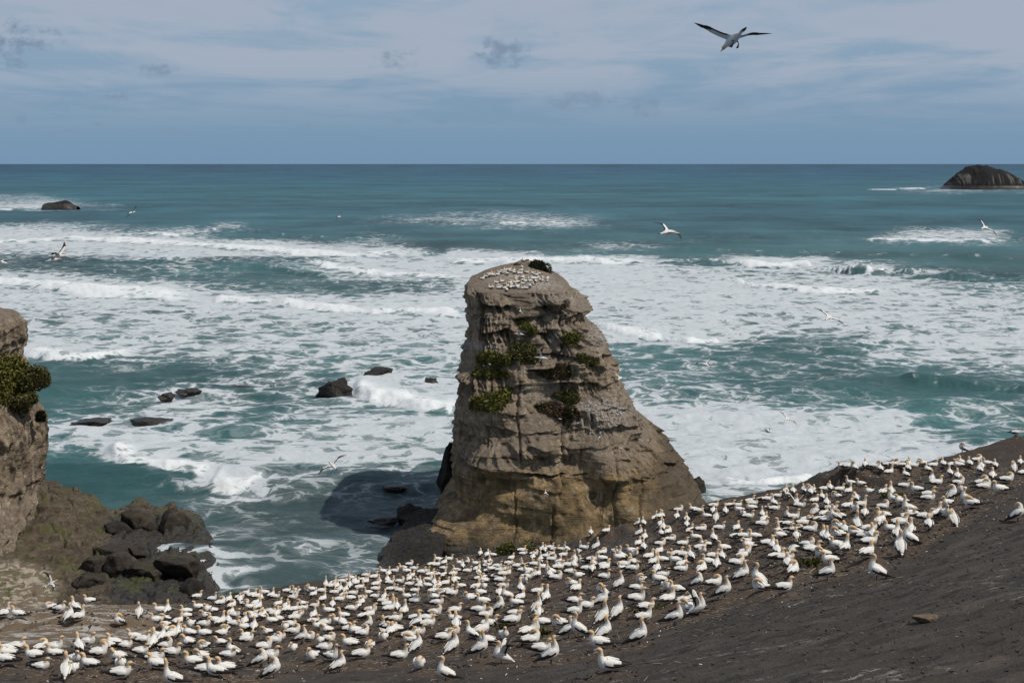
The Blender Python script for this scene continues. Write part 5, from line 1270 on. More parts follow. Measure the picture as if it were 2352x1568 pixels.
for k, f in enumerate((.75, .45, .15)):
    top_in.append(np.stack([XC + (X2[-1] - XC) * f, YC + (Y2[-1] - YC) * f, Z2[-1] + .3 * (k + 1) + .3 * fbm(X2[-1] * f, Y2[-1] * f, 1.0, 3)], -1))
CV = np.concatenate([np.stack([X2, Y2, Z2], -1)] + [q[None] for q in top_in], 0)
cf = grid_faces(CV.shape[0], NT2)
cliff = link_mesh('sea_cliff', CV.reshape(-1, 3), cf, M_CLIFF)
tag(cliff, 'pale fluted sea cliff at the left edge with bushes near its top', 'cliff')
BV_CLIFF = BVHTree.FromPolygons([Vector(v) for v in CV.reshape(-1, 3)], cf.tolist())

shelf_pts = [(82, 1148, 6.0), (130, 1150, 5.6), (180, 1160, 5.0), (212, 1168, 4.2), (95, 1200, 5.0), (150, 1215, 4.0), (225, 1226, 2.6), (110, 1260, 3.0), (60, 1262, 3.0), (0, 1205, 3.4), (50, 1205, 3.4), (100, 1300, 2.6), (180, 1300, 1.7),
             (0, 1260, 3.6), (30, 1310, 3.2), (0, 1340, 3.4), (70, 1345, 2.3), (0, 1400, 3.4), (60, 1395, 2.6), (110, 1400, 1.5), (250, 1400, 1.1), (400, 1395, 1.0), (450, 1330, 1.1), (478, 1270, .9),
             (300, 1205, 2.0), (400, 1190, 2.4), (440, 1235, 1.6), (350, 1245, 1.5), (380, 1345, 1.5), (200, 1345, 1.4), (270, 1180, 1.4), (330, 1170, 1.2), (-100, 1300, 4.5), (-100, 1180, 5), (-100, 1420, 4.5),
             (150, 1440, 1.2), (350, 1440, 1.0)]
sh_t = TPS([at_z(*q) for q in shelf_pts], lam=.006)
shore = [(60, 1140), (140, 1148), (236, 1172), (262, 1190), (300, 1166), (345, 1160), (360, 1178), (400, 1166), (440, 1200), (476, 1226), (502, 1262), (506, 1300), (500, 1350), (480, 1400), (430, 1480), (-300, 1560), (-300, 1130)]
shr = np.array([at_z(a, b, 0.0)[:2] for a, b in shore])
sc_ = np.array([-46.0, 172.0])
XA, YA = np.meshgrid(np.linspace(-88, -30, 260), np.linspace(138, 214, 280))


def poly_dist(px_, py_, poly):
    """signed distance to a closed outline, positive inside"""
    d = np.full(px_.shape, 1e9)
    inside = np.zeros(px_.shape, bool)
    n = len(poly)
    for i in range(n):
        a, b = poly[i], poly[(i + 1) % n]
        ex, ey = b - a
        t = np.clip(((px_ - a[0]) * ex + (py_ - a[1]) * ey) / (ex * ex + ey * ey), 0, 1)
        d = np.minimum(d, np.hypot(px_ - a[0] - t * ex, py_ - a[1] - t * ey))
        cond = ((a[1] > py_) != (b[1] > py_)) & (px_ < (b[0] - a[0]) * (py_ - a[1]) / (b[1] - a[1] + 1e-12) + a[0])
        inside ^= cond
    return np.where(inside, d, -d)


sd = poly_dist(XA, YA, shr) + .9 * fbm(XA / 3, YA / 4, 2.0, 3)
ZA = np.clip(sh_t(XA, YA), 1.35, 12)
joint = np.abs(pn(XA / 2.8, YA / 4.5, 3.0))
ZA = ZA + .60 * fbm(XA / 2.2, YA / 3.0, 5.0, 4) - .65 * sstep(.07, .0, joint) + .5 * fbm(XA / 7, YA / 7, 8.0, 2)
terr = np.round(ZA / .8) * .8
ZA = ZA * .4 + terr * .6
ZA = np.where(sd > 0, ZA, 0) * sstep(-.2, .9, sd) - 2.5 * sstep(.4, -1.2, sd)
ZA = ZA - .28 * np.clip(ridge(XA / .9, YA / 1.3, 2.0, 2) - .5, 0, 1) * sstep(-60, -55, XA)
gA, _ = to_pic(np.stack([XA, YA, ZA], -1))
gB = _
paleS = np.exp(-(((gA - 40) / 90) ** 2 + ((gB - 1350) / 60) ** 2) ** 1.5)
M_SHELF2 = M_SHELF
wetS = sstep(225, 275, gA + 22 * fbm(XA / 3, YA / 3, 3.0, 3)) * sstep(1175, 1190, gB + 10 * fbm(XA / 3, YA / 3, 5.0, 3))
shelf = link_mesh('rock_shelf', np.stack([XA, YA, ZA], -1).reshape(-1, 3), grid_faces(*XA.shape), M_SHELF, attrs={'guano': (paleS * 0).ravel(), 'pale': paleS.ravel(), 'wetrock': wetS.ravel()})
tag(shelf, 'brown wave-cut rock shelf between the cliff and the water', kind='structure')
BV_SHELF = BVHTree.FromPolygons([Vector(v) for v in np.stack([XA, YA, ZA], -1).reshape(-1, 3)], grid_faces(*XA.shape).tolist())

BG = 'boulders on the rock shelf'
for i, (X, Y, a, b, zb, lb, mt_) in enumerate([
        (395, 1290, 138, 60, 1.6, 'longest brown slab boulder at the right of the shelf pile', 0),
        (272, 1292, 78, 52, 1.5, 'upright angular boulder in the middle of the shelf pile', 0),
        (319, 1306, 66, 40, 1.5, 'rounded boulder right of the upright angular one', 0),
        (352, 1317, 48, 26, 1.4, 'small squat boulder below the longest slab', 0),
        (198, 1330, 86, 42, 1.4, 'smooth dark boulder lying apart in front of the pile', 0),
        (212, 1294, 70, 40, 1.5, 'dark boulder at the left end of the shelf pile', 0),
        (255, 1266, 92, 34, 1.6, 'flat-topped boulder at the back of the shelf pile', 0),
        (312, 1266, 52, 30, 1.7, 'small boulder behind the longest slab', 0),
        (258, 1212, 84, 44, 1.6, 'low black boulder beside the tan rock slab', 1),
        (314, 1196, 92, 66, 1.4, 'blocky outcrop left of the narrow water cleft', 0),
        (398, 1196, 84, 62, 1.4, 'blocky outcrop right of the narrow water cleft', 0),
        (440, 1345, 60, 50, .9, 'dark weed-covered boulder at the water edge of the shelf', 1)]):
    boulder('boulder', X, Y, a, b, zb, 60 + i, M_DARK if mt_ else M_BOULDER, lb, 'boulder', BG, .85, rough=.11, rz=rng.uniform(-.3, .3), zcut=.3)

# ================================================================== GANNETS
mt, nt, bs = new_mat('plumage')
gold, dark = nt.attr('gold'), nt.attr('dark')
tc = nt.node('ShaderNodeTexCoord').outputs['Object']
fn_ = nt.noise(nt.mul3(tc, (9, 30, 30)), 1.0, 4, .6)
base = nt.mix(nt.mapr(fn_, .35, .7), (.60, .58, .54), (.745, .72, .675))
c_ = nt.mix(gold, base, (.59, .395, .21))
c_ = nt.mix(nt.mapr(dark, .38, .58), c_, nt.mix(fn_, (.018, .015, .014), (.045, .036, .030)))
nt.l.new(c_, bs.inputs['Base Color'])
bs.inputs['Roughness'].default_value = .7
bs.inputs['Specular IOR Level'].default_value = .25
nt.l.new(nt.bump(fn_, .35, .02), bs.inputs['Normal'])
M_PLUM = mt


def flat_mat(name, col, rough=.6):
    m_, n_, b_ = new_mat(name)
    g_ = n_.node('ShaderNodeTexCoord').outputs['Object']
    v_ = n_.noise(g_, 40.0, 3, .6)
    n_.l.new(n_.mix(v_, tuple(c * .8 for c in col), tuple(min(1, c * 1.2) for c in col)), b_.inputs['Base Color'])
    b_.inputs['Roughness'].default_value = rough
    return m_


M_BILL = flat_mat('bill_horn', (.30, .33, .35), .4)
M_EYE = flat_mat('eye_black', (.02, .022, .03), .2)
M_LEG = flat_mat('leg_skin', (.05, .05, .045), .6)


def loft(st, n=10, close=True):
    """st: list of (pos, half_width, half_height[, values...]); rings square to the path"""
    P = np.array([s[0] for s in st], float)
    T = np.gradient(P, axis=0)
    T /= np.linalg.norm(T, axis=1)[:, None] + 1e-9
    V, val = [], []
    side0 = np.array([0, 1.0, 0])
    a = np.linspace(0, 2 * math.pi, n, endpoint=False)
    for p, t, s in zip(P, T, st):
        sd = side0 - t * (side0 @ t)
        sd /= np.linalg.norm(sd) + 1e-9
        up = np.cross(t, sd)
        V.append(p[None] + np.cos(a)[:, None] * sd * s[1] + np.sin(a)[:, None] * up * s[2])
        val += [s[3:]] * n
        side0 = sd
    V = np.concatenate(V)
    F = [tuple(f) for f in grid_faces(len(st), n, wrap=True)]
    if close:
        F.append(tuple(range(n))[::-1])
        F.append(tuple(range(len(V) - n, len(V))))
    return V, F, val


def smooth_path(st, m=3):
    """Catmull-Rom through the stations for rounder birds"""
    A = np.array([list(s[0]) + list(s[1:]) for s in st], float)
    out = []
    n = len(A)
    for i in range(n - 1):
        p0, p1, p2, p3 = A[max(i - 1, 0)], A[i], A[i + 1], A[min(i + 2, n - 1)]
        for k in range(m):
            t = k / m
            q = .5 * (2 * p1 + (p2 - p0) * t + (2 * p0 - 5 * p1 + 4 * p2 - p3) * t * t + (3 * p1 - p0 - 3 * p2 + p3) * t ** 3)
            out.append(q)
    out.append(A[-1])
    return [(tuple(q[:3]), max(q[3], .004), max(q[4], .004), float(np.clip(q[5], 0, 1)), float(np.clip(q[6], 0, 1))) for q in out]


SIT = [((-.33, 0, .150), .030, .022, 0, 0), ((-.25, 0, .150), .075, .055, 0, 0), ((-.12, 0, .148), .118, .100, 0, 0), ((.02, 0, .152), .135, .125, 0, 0), ((.13, 0, .180), .122, .122, 0, 0)]
HEADS = {
    's': [((.205, 0, .250), .080, .085, .0, 0), ((.222, 0, .315), .055, .058, .25, 0), ((.215, 0, .368), .047, .050, .8, 0), ((.235, 0, .415), .047, .048, 1, 0), ((.285, 0, .432), .043, .041, 1, 0), ((.322, 0, .424), .024, .024, .8, 0)],
    'u': [((.190, 0, .265), .078, .083, .0, 0), ((.212, 0, .345), .054, .057, .10, 0), ((.212, 0, .420), .046, .048, .6, 0), ((.222, 0, .480), .045, .047, 1, 0), ((.265, 0, .505), .042, .042, 1, 0), ((.305, 0, .500), .024, .024, .8, 0)],
    'p': [((.185, .0, .255), .085, .085, .0, 0), ((.225, .02, .325), .058, .060, .3, 0), ((.200, .06, .385), .050, .050, .9, 0), ((.140, .105, .395), .048, .046, 1, 0), ((.090, .140, .362), .043, .040, 1, 0), ((.062, .160, .330), .024, .024, .8, 0)],
    'z': [((.185, .0, .250), .090, .085, .0, 0), ((.205, .01, .310), .064, .060, .45, 0), ((.150, .03, .345), .054, .048, 1, 0), ((.080, .045, .338), .050, .044, 1, 0), ((.025, .055, .315), .042, .036, 1, 0), ((-.01, .058, .296), .020, .018, .8, 0)],
    'k': [((.185, 0, .270), .078, .083, .0, 0), ((.222, 0, .355), .052, .055, .10, 0), ((.240, 0, .440), .044, .046, .6, 0), ((.258, 0, .510), .044, .044, 1, 0), ((.285, 0, .560), .040, .040, 1, 0), ((.305, 0, .597), .024, .024, .8, 0)],
}
TILT = {'st': ('u', R(-22), .115), 'sp': ('p', R(-30), .115), 'k': ('k', R(-14), .09), 'W': ('u', R(-24), .115)}


def rot_y(V, a, lift):
    """pitch the bird up about its hips"""
    V = np.asarray(V, float)
    c, s = math.cos(a), math.sin(a)
    q = V - np.array([-.02, 0, .10])
    return np.stack([q[:, 0] * c + q[:, 2] * s, q[:, 1], -q[:, 0] * s + q[:, 2] * c], 1) + np.array([-.02, 0, .10 + lift])


def folded_wing(side):
    """closed wing lying along the flank, dark flight feathers behind and below"""
    st = np.linspace(0, 1, 13)
    cx_ = np.interp(st, [0, .15, .4, .65, .85, 1], [.185, .15, .0, -.2, -.38, -.53])
    tz = np.interp(st, [0, .15, .4, .65, .85, 1], [.225, .274, .286, .246, .202, .168])
    bz_ = np.interp(st, [0, .15, .4, .65, .85, 1], [.175, .120, .100, .110, .132, .155])
    yo = np.interp(st, [0, .15, .4, .65, .85, 1], [.095, .142, .164, .124, .060, .016])
    V, val = [], []
    lev = np.array([1.0, .72, .42, .16, 0.0])
    bul = np.array([-.055, -.008, .004, -.004, -.022])
    for i in range(13):
        fade = 1 - st[i] * .85
        for l, b in zip(lev, bul):
            V.append((cx_[i] + .012 * (l - .5), side * max(.004, yo[i] + b * fade), bz_[i] + (tz[i] - bz_[i]) * l))
            dk = 0
            if st[i] > .74 or (l <= .16 and st[i] > .10) or (l <= .42 and st[i] > .42):
                dk = 1
            val.append((0, dk))
        V.append((cx_[i], side * max(.0, yo[i] - .05 * fade - .008), (bz_[i] + tz[i]) / 2))
        val.append((0, val[-1][1]))
    n = 6
    F = [tuple(f) if side > 0 else tuple(f)[::-1] for f in grid_faces(13, n, wrap=True)]
    F += [tuple(range(n)), tuple(range(12 * n, 13 * n))[::-1]]
    return np.array(V), F, val


def open_wing(side, raise_=.35, bend=-.25, sweep=.0, black_in=.16, dih=0.0):
    """spread wing: arm raised, hand bent down and swept back; dark hand and trailing edge"""
    sp = np.linspace(0, 1, 15)
    V, val = [], []
    y, z, x = .05, .20, .10
    prev = 0
    for i, t in enumerate(sp):
        el = raise_ if t < .45 else raise_ + bend * min(1, (t - .45) / .25)
        ds = (t - prev) * .90
        prev = t
        y += ds * math.cos(el)
        z += ds * math.sin(el)
        xo = np.interp(t, [0, .22, .45, .70, 1], [.0, .055, .085, .0, -.20]) - sweep * t
        ch = np.interp(t, [0, .1, .25, .45, .62, .82, .95, 1], [.25, .22, .19, .175, .150, .090, .035, .008])
        th = .022 * (1 - t) + .003
        lead = xo + .11
        for (f, hz, dd) in [(0, 0, 0), (.22, 1, 0), (.58, .75, 0), (.80, .4, 1), (1, 0, 1), (.80, -.2, 1), (.58, -.3, 0), (.22, -.5, 0)]:
            dk = 1 if (t > .55 or (dd and t > .10)) else 0
            if t > .45 and f >= .58:
                dk = 1
            V.append((lead - f * ch, side * y, z + hz * th - .10 * ch * f * f))
            val.append((0, dk))
    n = 8
    F = [tuple(f) if side < 0 else tuple(f)[::-1] for f in grid_faces(15, n, wrap=True)]
    F += [tuple(range(n))[::-1] if side < 0 else tuple(range(n)), tuple(range(14 * n, 15 * n)) if side < 0 else tuple(range(14 * n, 15 * n))[::-1]]
    return np.array(V), F, val


def plum_mesh(name, V, F, val):
    o = link_mesh(name, V, F, M_PLUM, attrs={'gold': np.array([v[0] for v in val]), 'dark': np.array([v[1] for v in val])})
    return o


def tail_geo():
    st = [((-.30, 0, .145), .050, .014, 0, 0), ((-.38, 0, .136), .055, .008, 0, .3), ((-.46, 0, .126), .036, .006, 0, 1), ((-.52, 0, .118), .010, .004, 0, 1)]
    return loft(st, 8)


def bill_geo(a, b):
    a, b = np.array(a), np.array(b)
    d = (b - a) / np.linalg.norm(b - a)
    st = [(tuple(a), .020, .021, 0, 0), (tuple(a + d * .045), .014, .016, 0, 0), (tuple(a + d * .085), .009, .010, 0, 0), (tuple(a + d * .112), .002, .002, 0, 0)]
    return loft(st, 6)


def leg_geo(side, x, lift):
    """short dark leg and a webbed foot on the ground"""
    V, F = [], []
    top, ank = np.array([x - .01, side * .055, lift + .09]), np.array([x - .03, side * .06, .018])
    q, f, _ = loft([(tuple(top), .020, .020), (tuple((top + ank) / 2), .013, .013), (tuple(ank), .011, .011)], 6)
    V += q.tolist()
    F += f
    o = len(V)
    V += [(x - .045, side * .06, .012), (x + .06, side * .10, .004), (x + .085, side * .062, .004), (x + .06, side * .025, .004), (x - .02, side * .06, .022)]
    F += [(o, o + 1, o + 4), (o + 4, o + 1, o + 2), (o + 4, o + 2, o + 3), (o, o + 4, o + 3), (o, o + 3, o + 2, o + 1)]
    return np.array(V), F


PROTO = {}


def bird_parts(p):
    """geometry of every part for one pose"""
    hp, pit, lift = TILT.get(p, (p, 0.0, 0.0))
    st = smooth_path([(a, b * 1.10, c * 1.12, g, k) for a, b, c, g, k in SIT] + [(a, b * 1.16, c * 1.14, g, k) for a, b, c, g, k in HEADS[hp]])
    tr = (lambda V: rot_y(V, pit, lift)) if pit else (lambda V: np.asarray(V, float))
    out = []
    V, F, val = loft(st, 12)
    tip, prevp = np.array(st[-1][0]), np.array(st[-4][0])
    dd = (tip - prevp) / np.linalg.norm(tip - prevp)
    if p in ('st', 'W'):
        # keep the head level although the body is pitched up
        pass
    # a spine that folds back needs nothing special: one closed skin from tail to face
    out.append(('body', tr(V), F, val, M_PLUM))
    if p == 'W':
        for s in (1, -1):
            V, F, val = open_wing(s, 1.0, -.5, .10)
            out.append(('wing', tr(V), F, val, M_PLUM))
    else:
        for s in (1, -1):
            V, F, val = folded_wing(s)
            out.append(('wing', tr(V), F, val, M_PLUM))
    V, F, val = tail_geo()
    out.append(('tail', tr(V), F, val, M_PLUM))
    bd = dd.copy()
    if pit and hp == 'u':
        bd = np.array([math.cos(pit * .8), 0, math.sin(pit * .8)])
    V, F, val = bill_geo(tip - bd * .012, tip + bd)
    out.append(('bill', tr(V), F, val, M_BILL))
    hc = np.array(st[-5][0])
    sd = np.cross(dd, [0, 0, 1.0])
    if np.linalg.norm(sd) < .2:
        sd = np.array([0, 1.0, 0])
    sd /= np.linalg.norm(sd)
    for s in (1, -1):
        V, F = icosphere(1)
        out.append(('eye', tr(V * .0085 + hc + sd * s * .041 + np.array([0, 0, .008])), [tuple(f) for f in F], [(0, 1)] * len(V), M_EYE))
    if pit:
        for s in (1, -1):
            V, F = leg_geo(s, .02, lift)
            out.append(('leg', V, F, [(0, 1)] * len(V), M_LEG))
    return out


for p in ('s', 'u', 'p', 'z', 'k', 'st', 'sp', 'W'):
    PROTO[p] = bird_parts(p)
PMESH = {}


def pose_meshes(p):
    if p not in PMESH:
        lst = []
        for nm, V, F, val, m_ in PROTO[p]:
            o = link_mesh(nm, V, F, m_, attrs={'gold': np.array([v[0] for v in val]), 'dark': np.array([v[1] for v in val])} if m_ is M_PLUM else None)
            lst.append(o)
        PMESH[p] = lst
        for o in lst:
            COL.objects.unlink(o)
    return PMESH[p]


YAW = {'R': 0, 'L': 180, 'A': 90, 'T': -90, 'RA': 45, 'RT': -45, 'LA': 135, 'LT': -135}
FACE = {'R': 'facing right', 'L': 'facing left', 'A': 'seen from behind', 'T': 'facing the camera', 'RA': 'turned right and away', 'RT': 'turned right and near',
        'LA': 'turned left and away', 'LT': 'turned left and near'}
PW = {'s': 'sitting', 'u': 'upright-necked', 'p': 'preening', 'z': 'sleeping', 'k': 'skyward-pointing', 'st': 'standing', 'sp': 'standing preening', 'W': 'wing-raising'}


def where_words(X, Y):
    if X < 400 and Y < 1480:
        return 'on the pale rock ledge' if Y < 1462 else 'on the ledge rim at left'
    eY = np.interp(X, [e[0] for e in EDGE], [e[1] for e in EDGE])
    rel = (Y - eY) / max(1568 - eY, 1)
    depth = 'on the cliff edge' if Y - eY < 22 else ('in upper rows' if rel < .27 else ('in middle rows' if rel < .55 else 'in front rows'))
    zone = ('in lower left corner' if X < 400 else 'below the surf channel' if X < 640 else 'left of the stack foot' if X < 880 else 'below the stack left side' if X < 1060
            else 'below the ridge plant' if X < 1240 else 'below the stack right side' if X < 1450 else 'right of the stack foot' if X < 1640
            else 'left of the earth bank' if X < 1860 else 'below the earth bank' if X < 2080 else 'by the bare right slope')
    return depth + ' ' + zone


info = []
for gx_, gy_, f_, p_, X, Y in placed:
    info.append(dict(x=gx_, y=gy_, f=f_, p=p_, X=X, Y=Y, d=gy_))
zs = ground_z(np.array([b['x'] for b in info]), np.array([b['y'] for b in info]))
for b, z in zip(info, zs):
    b['z'] = float(z)
info.sort(key=lambda b: b['d'])
solo, rest = info[:300], info[300:]
wing_keep = [b for b in rest if b['p'] in 'W']
for b in wing_keep:
    rest.remove(b)
    solo.append(b)
keyed = {}
for b in solo:
    keyed.setdefault((PW[b['p']], FACE[b['f']], where_words(b['X'], b['Y'])), []).append(b)
ORD = ['leftmost', 'second from left', 'third from left', 'fourth from left', 'fifth from left', 'sixth from left', 'seventh from left', 'eighth from left', 'ninth from left', 'tenth from left']
for (pw_, fw, ww), lst in keyed.items():
    lst.sort(key=lambda b: b['X'])
    for i, b in enumerate(lst):
        o_ = '' if len(lst) == 1 else ('rightmost ' if i == len(lst) - 1 else ORD[min(i, 9)] + ' ')
        b['label'] = f'{o_}{pw_} gannet {fw} {ww}'
r_ = np.random.default_rng(5)
for b in solo:
    yaw = R(YAW[b['f']] + r_.uniform(-16, 16))
    root = empty('gannet', (b['x'], b['y'], b['z'] - .012), (r_.uniform(-.05, .05), r_.uniform(-.05, .05), yaw), 1.0)
    s0 = BSC * r_.uniform(.92, 1.05)
    root.scale = (s0 * r_.uniform(.93, 1.05), s0 * r_.uniform(.95, 1.08), s0 * r_.uniform(.92, 1.10))
    tag(root, b['label'], 'gannet', 'gannets nesting on the headland')
    for src in pose_meshes(b['p']):
        c = src.copy()
        COL.objects.link(c)
        c.parent = root
        if src.name.startswith('wing') and b['p'] != 'W':
            # wings sit a little differently on every bird
            c.rotation_euler = (0, r_.uniform(-.05, .05), r_.uniform(-.04, .04))
            c.scale = (1, r_.uniform(.96, 1.06), r_.uniform(.97, 1.05))


class Joined:
    """many far birds as one mesh"""
    def __init__(self):
        self.V, self.F, self.g, self.d, self.mi, self.n = [], [], [], [], [], 0

    def add(self, p, M):
        for nm, V, F, val, m_ in PROTO[p]:
            if nm == 'eye':
                continue
            Q = V @ np.array(M.to_3x3()).T + np.array(M.translation)
            self.V.append(Q)
            self.F += [tuple(i + self.n for i in f) for f in F]
            self.mi += [0 if m_ is M_PLUM else 1] * len(F)
            self.g += [v[0] for v in val]
            self.d += [v[1] for v in val]
            self.n += len(V)

    def build(self, name):
        return link_mesh(name, np.concatenate(self.V), self.F, attrs={'gold': np.array(self.g), 'dark': np.array(self.d)}, mats=[M_PLUM, M_LEG], mat_idx=self.mi)


J = Joined()
for b in rest:
    yaw = R(YAW[b['f']] + r_.uniform(-18, 18))
    s_ = BSC * r_.uniform(.92, 1.06)
    J.add(b['p'], Matrix.Translation((b['x'], b['y'], b['z'] - .012)) @ Matrix.Rotation(yaw, 4, 'Z') @ Matrix.Scale(s_, 4))
# the second colony, on top of the stack
STK = """620,290 650,280 660,300 690,285 700,295 720,300 770,290 780,280 800,255 830,235 850,260 880,250 890,225 915,215 930,235 940,215 985,240 1010,230 1020,260 915,275
545,348 605,320 1070,250 1085,270 1105,270 1110,225 1130,180 1160,85 1200,258 1285,270 1310,265 1330,292 1385,280 1300,330 1370,330 1430,330 1505,345 1500,380 1405,365 1430,375
1335,385 1280,420 1255,455 1290,350 1240,345 1230,380 1140,330 1140,370 1060,330 1045,355 1075,395 1035,405 1145,420 955,410 975,435 885,430 835,390 755,405 780,445 665,480 700,475
790,485 815,470 875,490 910,515 920,460 965,475 1000,470 1070,450 1065,470 1095,490 1130,490 1195,490 1180,385 1260,385 1330,345"""
for tok in STK.split():
    x_, y_ = map(float, tok.split(','))
    X, Y = (1780 + x_ / 3.672) * .57422, (1020 + (y_ + 14) / 3.672) * .57422
    d = Vector(ray(X, Y)).normalized()
    hit = BV_STACK.ray_cast(Vector((0, 0, CAM_H)), d, 400)
    if hit[0] is None or hit[1].z < .4:
        continue
    J.add(['s', 's', 'u', 'p', 's', 'z'][r_.integers(6)], Matrix.Translation(hit[0] - Vector((0, 0, .03))) @ Matrix.Rotation(r_.uniform(0, 6.28), 4, 'Z') @ Matrix.Scale(BSC * 1.12, 4))
far_g = J.build('far_gannets')
tag(far_g, 'hundreds of far gannets along the ridge and on top of the stack', 'gannets', kind='stuff')

# ------------------------------------------------------------------ birds in the air
def flyer_mesh(raise_l, raise_r, bend):
    body = smooth_path([((-.42, 0, .10), .020, .012, 0, .4), ((-.34, 0, .115), .040, .028, 0, 0), ((-.18, 0, .135), .080, .072, 0, 0), ((.0, 0, .15), .100, .100, 0, 0), ((.16, 0, .165), .078, .082, 0, 0),
                        ((.27, 0, .178), .048, .050, .4, 0), ((.35, 0, .182), .043, .043, 1, 0), ((.41, 0, .178), .036, .036, 1, 0), ((.445, 0, .174), .022, .022, .8, 0)])
    out = [('body', *loft(body, 12), M_PLUM)]
    out.append(('wing', *open_wing(1, raise_l, bend), M_PLUM))
    out.append(('wing', *open_wing(-1, raise_r, bend), M_PLUM))
    st = [((-.38, 0, .112), .040, .014, 0, 0), ((-.46, 0, .108), .050, .008, 0, .45), ((-.56, 0, .102), .034, .006, 0, 1), ((-.63, 0, .098), .008, .004, 0, 1)]
    out.append(('tail', *loft(st, 8), M_PLUM))
    V, F, val = bill_geo((.435, 0, .174), (.60, 0, .165))
    out.append(('bill', V, F, val, M_BILL))
    for s in (1, -1):
        V, F = icosphere(1)
        out.append(('eye', V * .009 + np.array([.395, s * .037, .188]), [tuple(f) for f in F], [(0, 1)] * len(V), M_EYE))
    return out


_fl = {}


def flyer(X, Y, d, yaw, pitch, roll, rl, rr, bend, label, legs=False, sc=1.0, cat='gannet', name='flying_gannet', group='gannets in flight'):
    P = at_y(X, Y, d)
    root = empty(name, tuple(P))
    Mx = Matrix.Rotation(R(yaw), 3, 'Z') @ Matrix.Rotation(R(-pitch), 3, 'Y') @ Matrix.Rotation(R(roll), 3, 'X')
    root.rotation_euler = Mx.to_euler()
    root.scale = (sc,) * 3
    tag(root, label, cat, group)
    k = (rl, rr, bend)
    if k not in _fl:
        _fl[k] = flyer_mesh(*k)
    off_ = np.array([0, 0, -.15])
    for nm, V, F, val, m_ in _fl[k]:
        link_mesh(nm, V + off_, F, m_, parent=root, attrs={'gold': np.array([v[0] for v in val]), 'dark': np.array([v[1] for v in val])} if m_ is M_PLUM else None)
    if legs:
        for s in (1, -1):
            V, F, _ = loft([((-.10, s * .05, -.07), .018, .018), ((-.13, s * .06, -.13), .012, .012), ((-.12, s * .065, -.17), .014, .014), ((-.07, s * .07, -.19), .028, .008), ((-.03, s * .075, -.20), .030, .004)], 6)
            link_mesh('leg', V, F, M_LEG, parent=root)
    return root


# picture x, y, distance, heading (0 = right, 90 = away), pitch, bank, wing lift left/right, bend, words
flyer(1682, 92, 30, 110, -24, 6, .48, .48, -.62, 'largest flying gannet high in the sky with feet hanging', legs=True)
flyer(303, 488, 125, 60, 5, -38, .15, .10, -.2, 'gannet gliding on tilted wings left of far rock over grey water')
flyer(1534, 533, 62, 42, 0, 20, .30, .22, -.55, 'gannet flying right over open water above the stack')
flyer(2262, 523, 86, 50, 0, 36, .25, .20, -.35, 'gannet flying right over the breaker near the islet')
flyer(134, 588, 62, -8, -6, 10, .75, .55, -.5, 'upper one of two overlapping gannets at far left', sc=.95)
flyer(122, 597, 66, 12, 4, -6, .70, .60, -.4, 'lower one of two overlapping gannets at far left', sc=.8)
flyer(2, 603, 75, 170, 0, 10, .3, .3, -.3, 'gannet cut off by the left picture edge')
flyer(1904, 729, 74, 60, 4, 28, .10, .12, -.15, 'gannet gliding with straight wings over white foam')
flyer(1620, 837, 75, 120, 4, -10, .40, .35, -.5, 'gannet banking over green water right of the stack', sc=.82)
flyer(1424, 868, 100, 70, 2, 18, .25, .20, -.35, 'gannet skimming past the right side of the stack', sc=.9)
flyer(1808, 962, 100, 60, 0, 30, .25, .2, -.3, 'gannet over the big foam patch, upper of two', sc=.9)
flyer(1764, 991, 105, 150, 0, 4, .45, .40, -.5, 'gannet over the big foam patch, lower of two', sc=.9)
flyer(763, 1068, 74, 118, 10, -34, .15, .12, -.25, 'gannet flying away low over the dark water channel')
flyer(1245, 822, 105, 178, 4, 52, .25, .20, -.3, 'white gannet flying left across the middle of the stack', sc=1.15)
flyer(1193, 767, 120, 178, 0, 6, .30, .30, -.35, 'gannet gliding left across the upper stack face')
flyer(118, 1339, 88, 15, 25, 42, .75, .35, -.2, 'gannet landing with wings up over the left rock shelf', sc=.95)
for X, Y, d, yw, rl_, lb in [(1195, 714, 150, 80, 68, 'white tern with upright wings before the upper stack face'), (1253, 1131, 150, 70, 60, 'white tern flying before the tan base of the stack'),
                             (1410, 780, 150, 60, 40, 'white tern flying by the stack right shoulder'), (779, 498, 150, 60, -50, 'white seabird gliding over grey-green open water')]:
    flyer(X, Y, d, yw, 0, rl_, .25, .25, -.3, lb, sc=.75, cat='tern', name='flying_tern', group='terns in flight')

# ------------------------------------------------------------------ white terns resting on the stack's ledges
mt, nt, bs = new_mat('tern_white')
tcz = nt.node('ShaderNodeTexCoord').outputs['Object']
nt.l.new(nt.mix(nt.mapr(nt.noise(tcz, 14.0, 3, .6), .4, .6), (.36, .38, .40), (.56, .57, .58)), bs.inputs['Base Color'])
bs.inputs['Roughness'].default_value = .7
tv, tf, _ = loft([((-.24, 0, .09), .012, .008), ((-.12, 0, .085), .05, .035), ((0, 0, .09), .07, .06), ((.10, 0, .115), .055, .055), ((.155, 0, .165), .038, .038), ((.20, 0, .175), .020, .018), ((.27, 0, .168), .004, .004)], 7)
tern0 = link_mesh('tern', tv, tf, mt)
COL.objects.unlink(tern0)
TERN = [((1376, 958), (66, 40), 105, 'tiny white tern on the grey right flank', 'terns on the right flank'),
        ((1378, 772), (28, 26), 34, 'tiny white tern on the right shoulder ledge', 'terns on the right shoulder'),
        ((1112, 792), (44, 6), 20, 'tiny white tern on the upper left shelf', 'terns on the upper left shelf')]
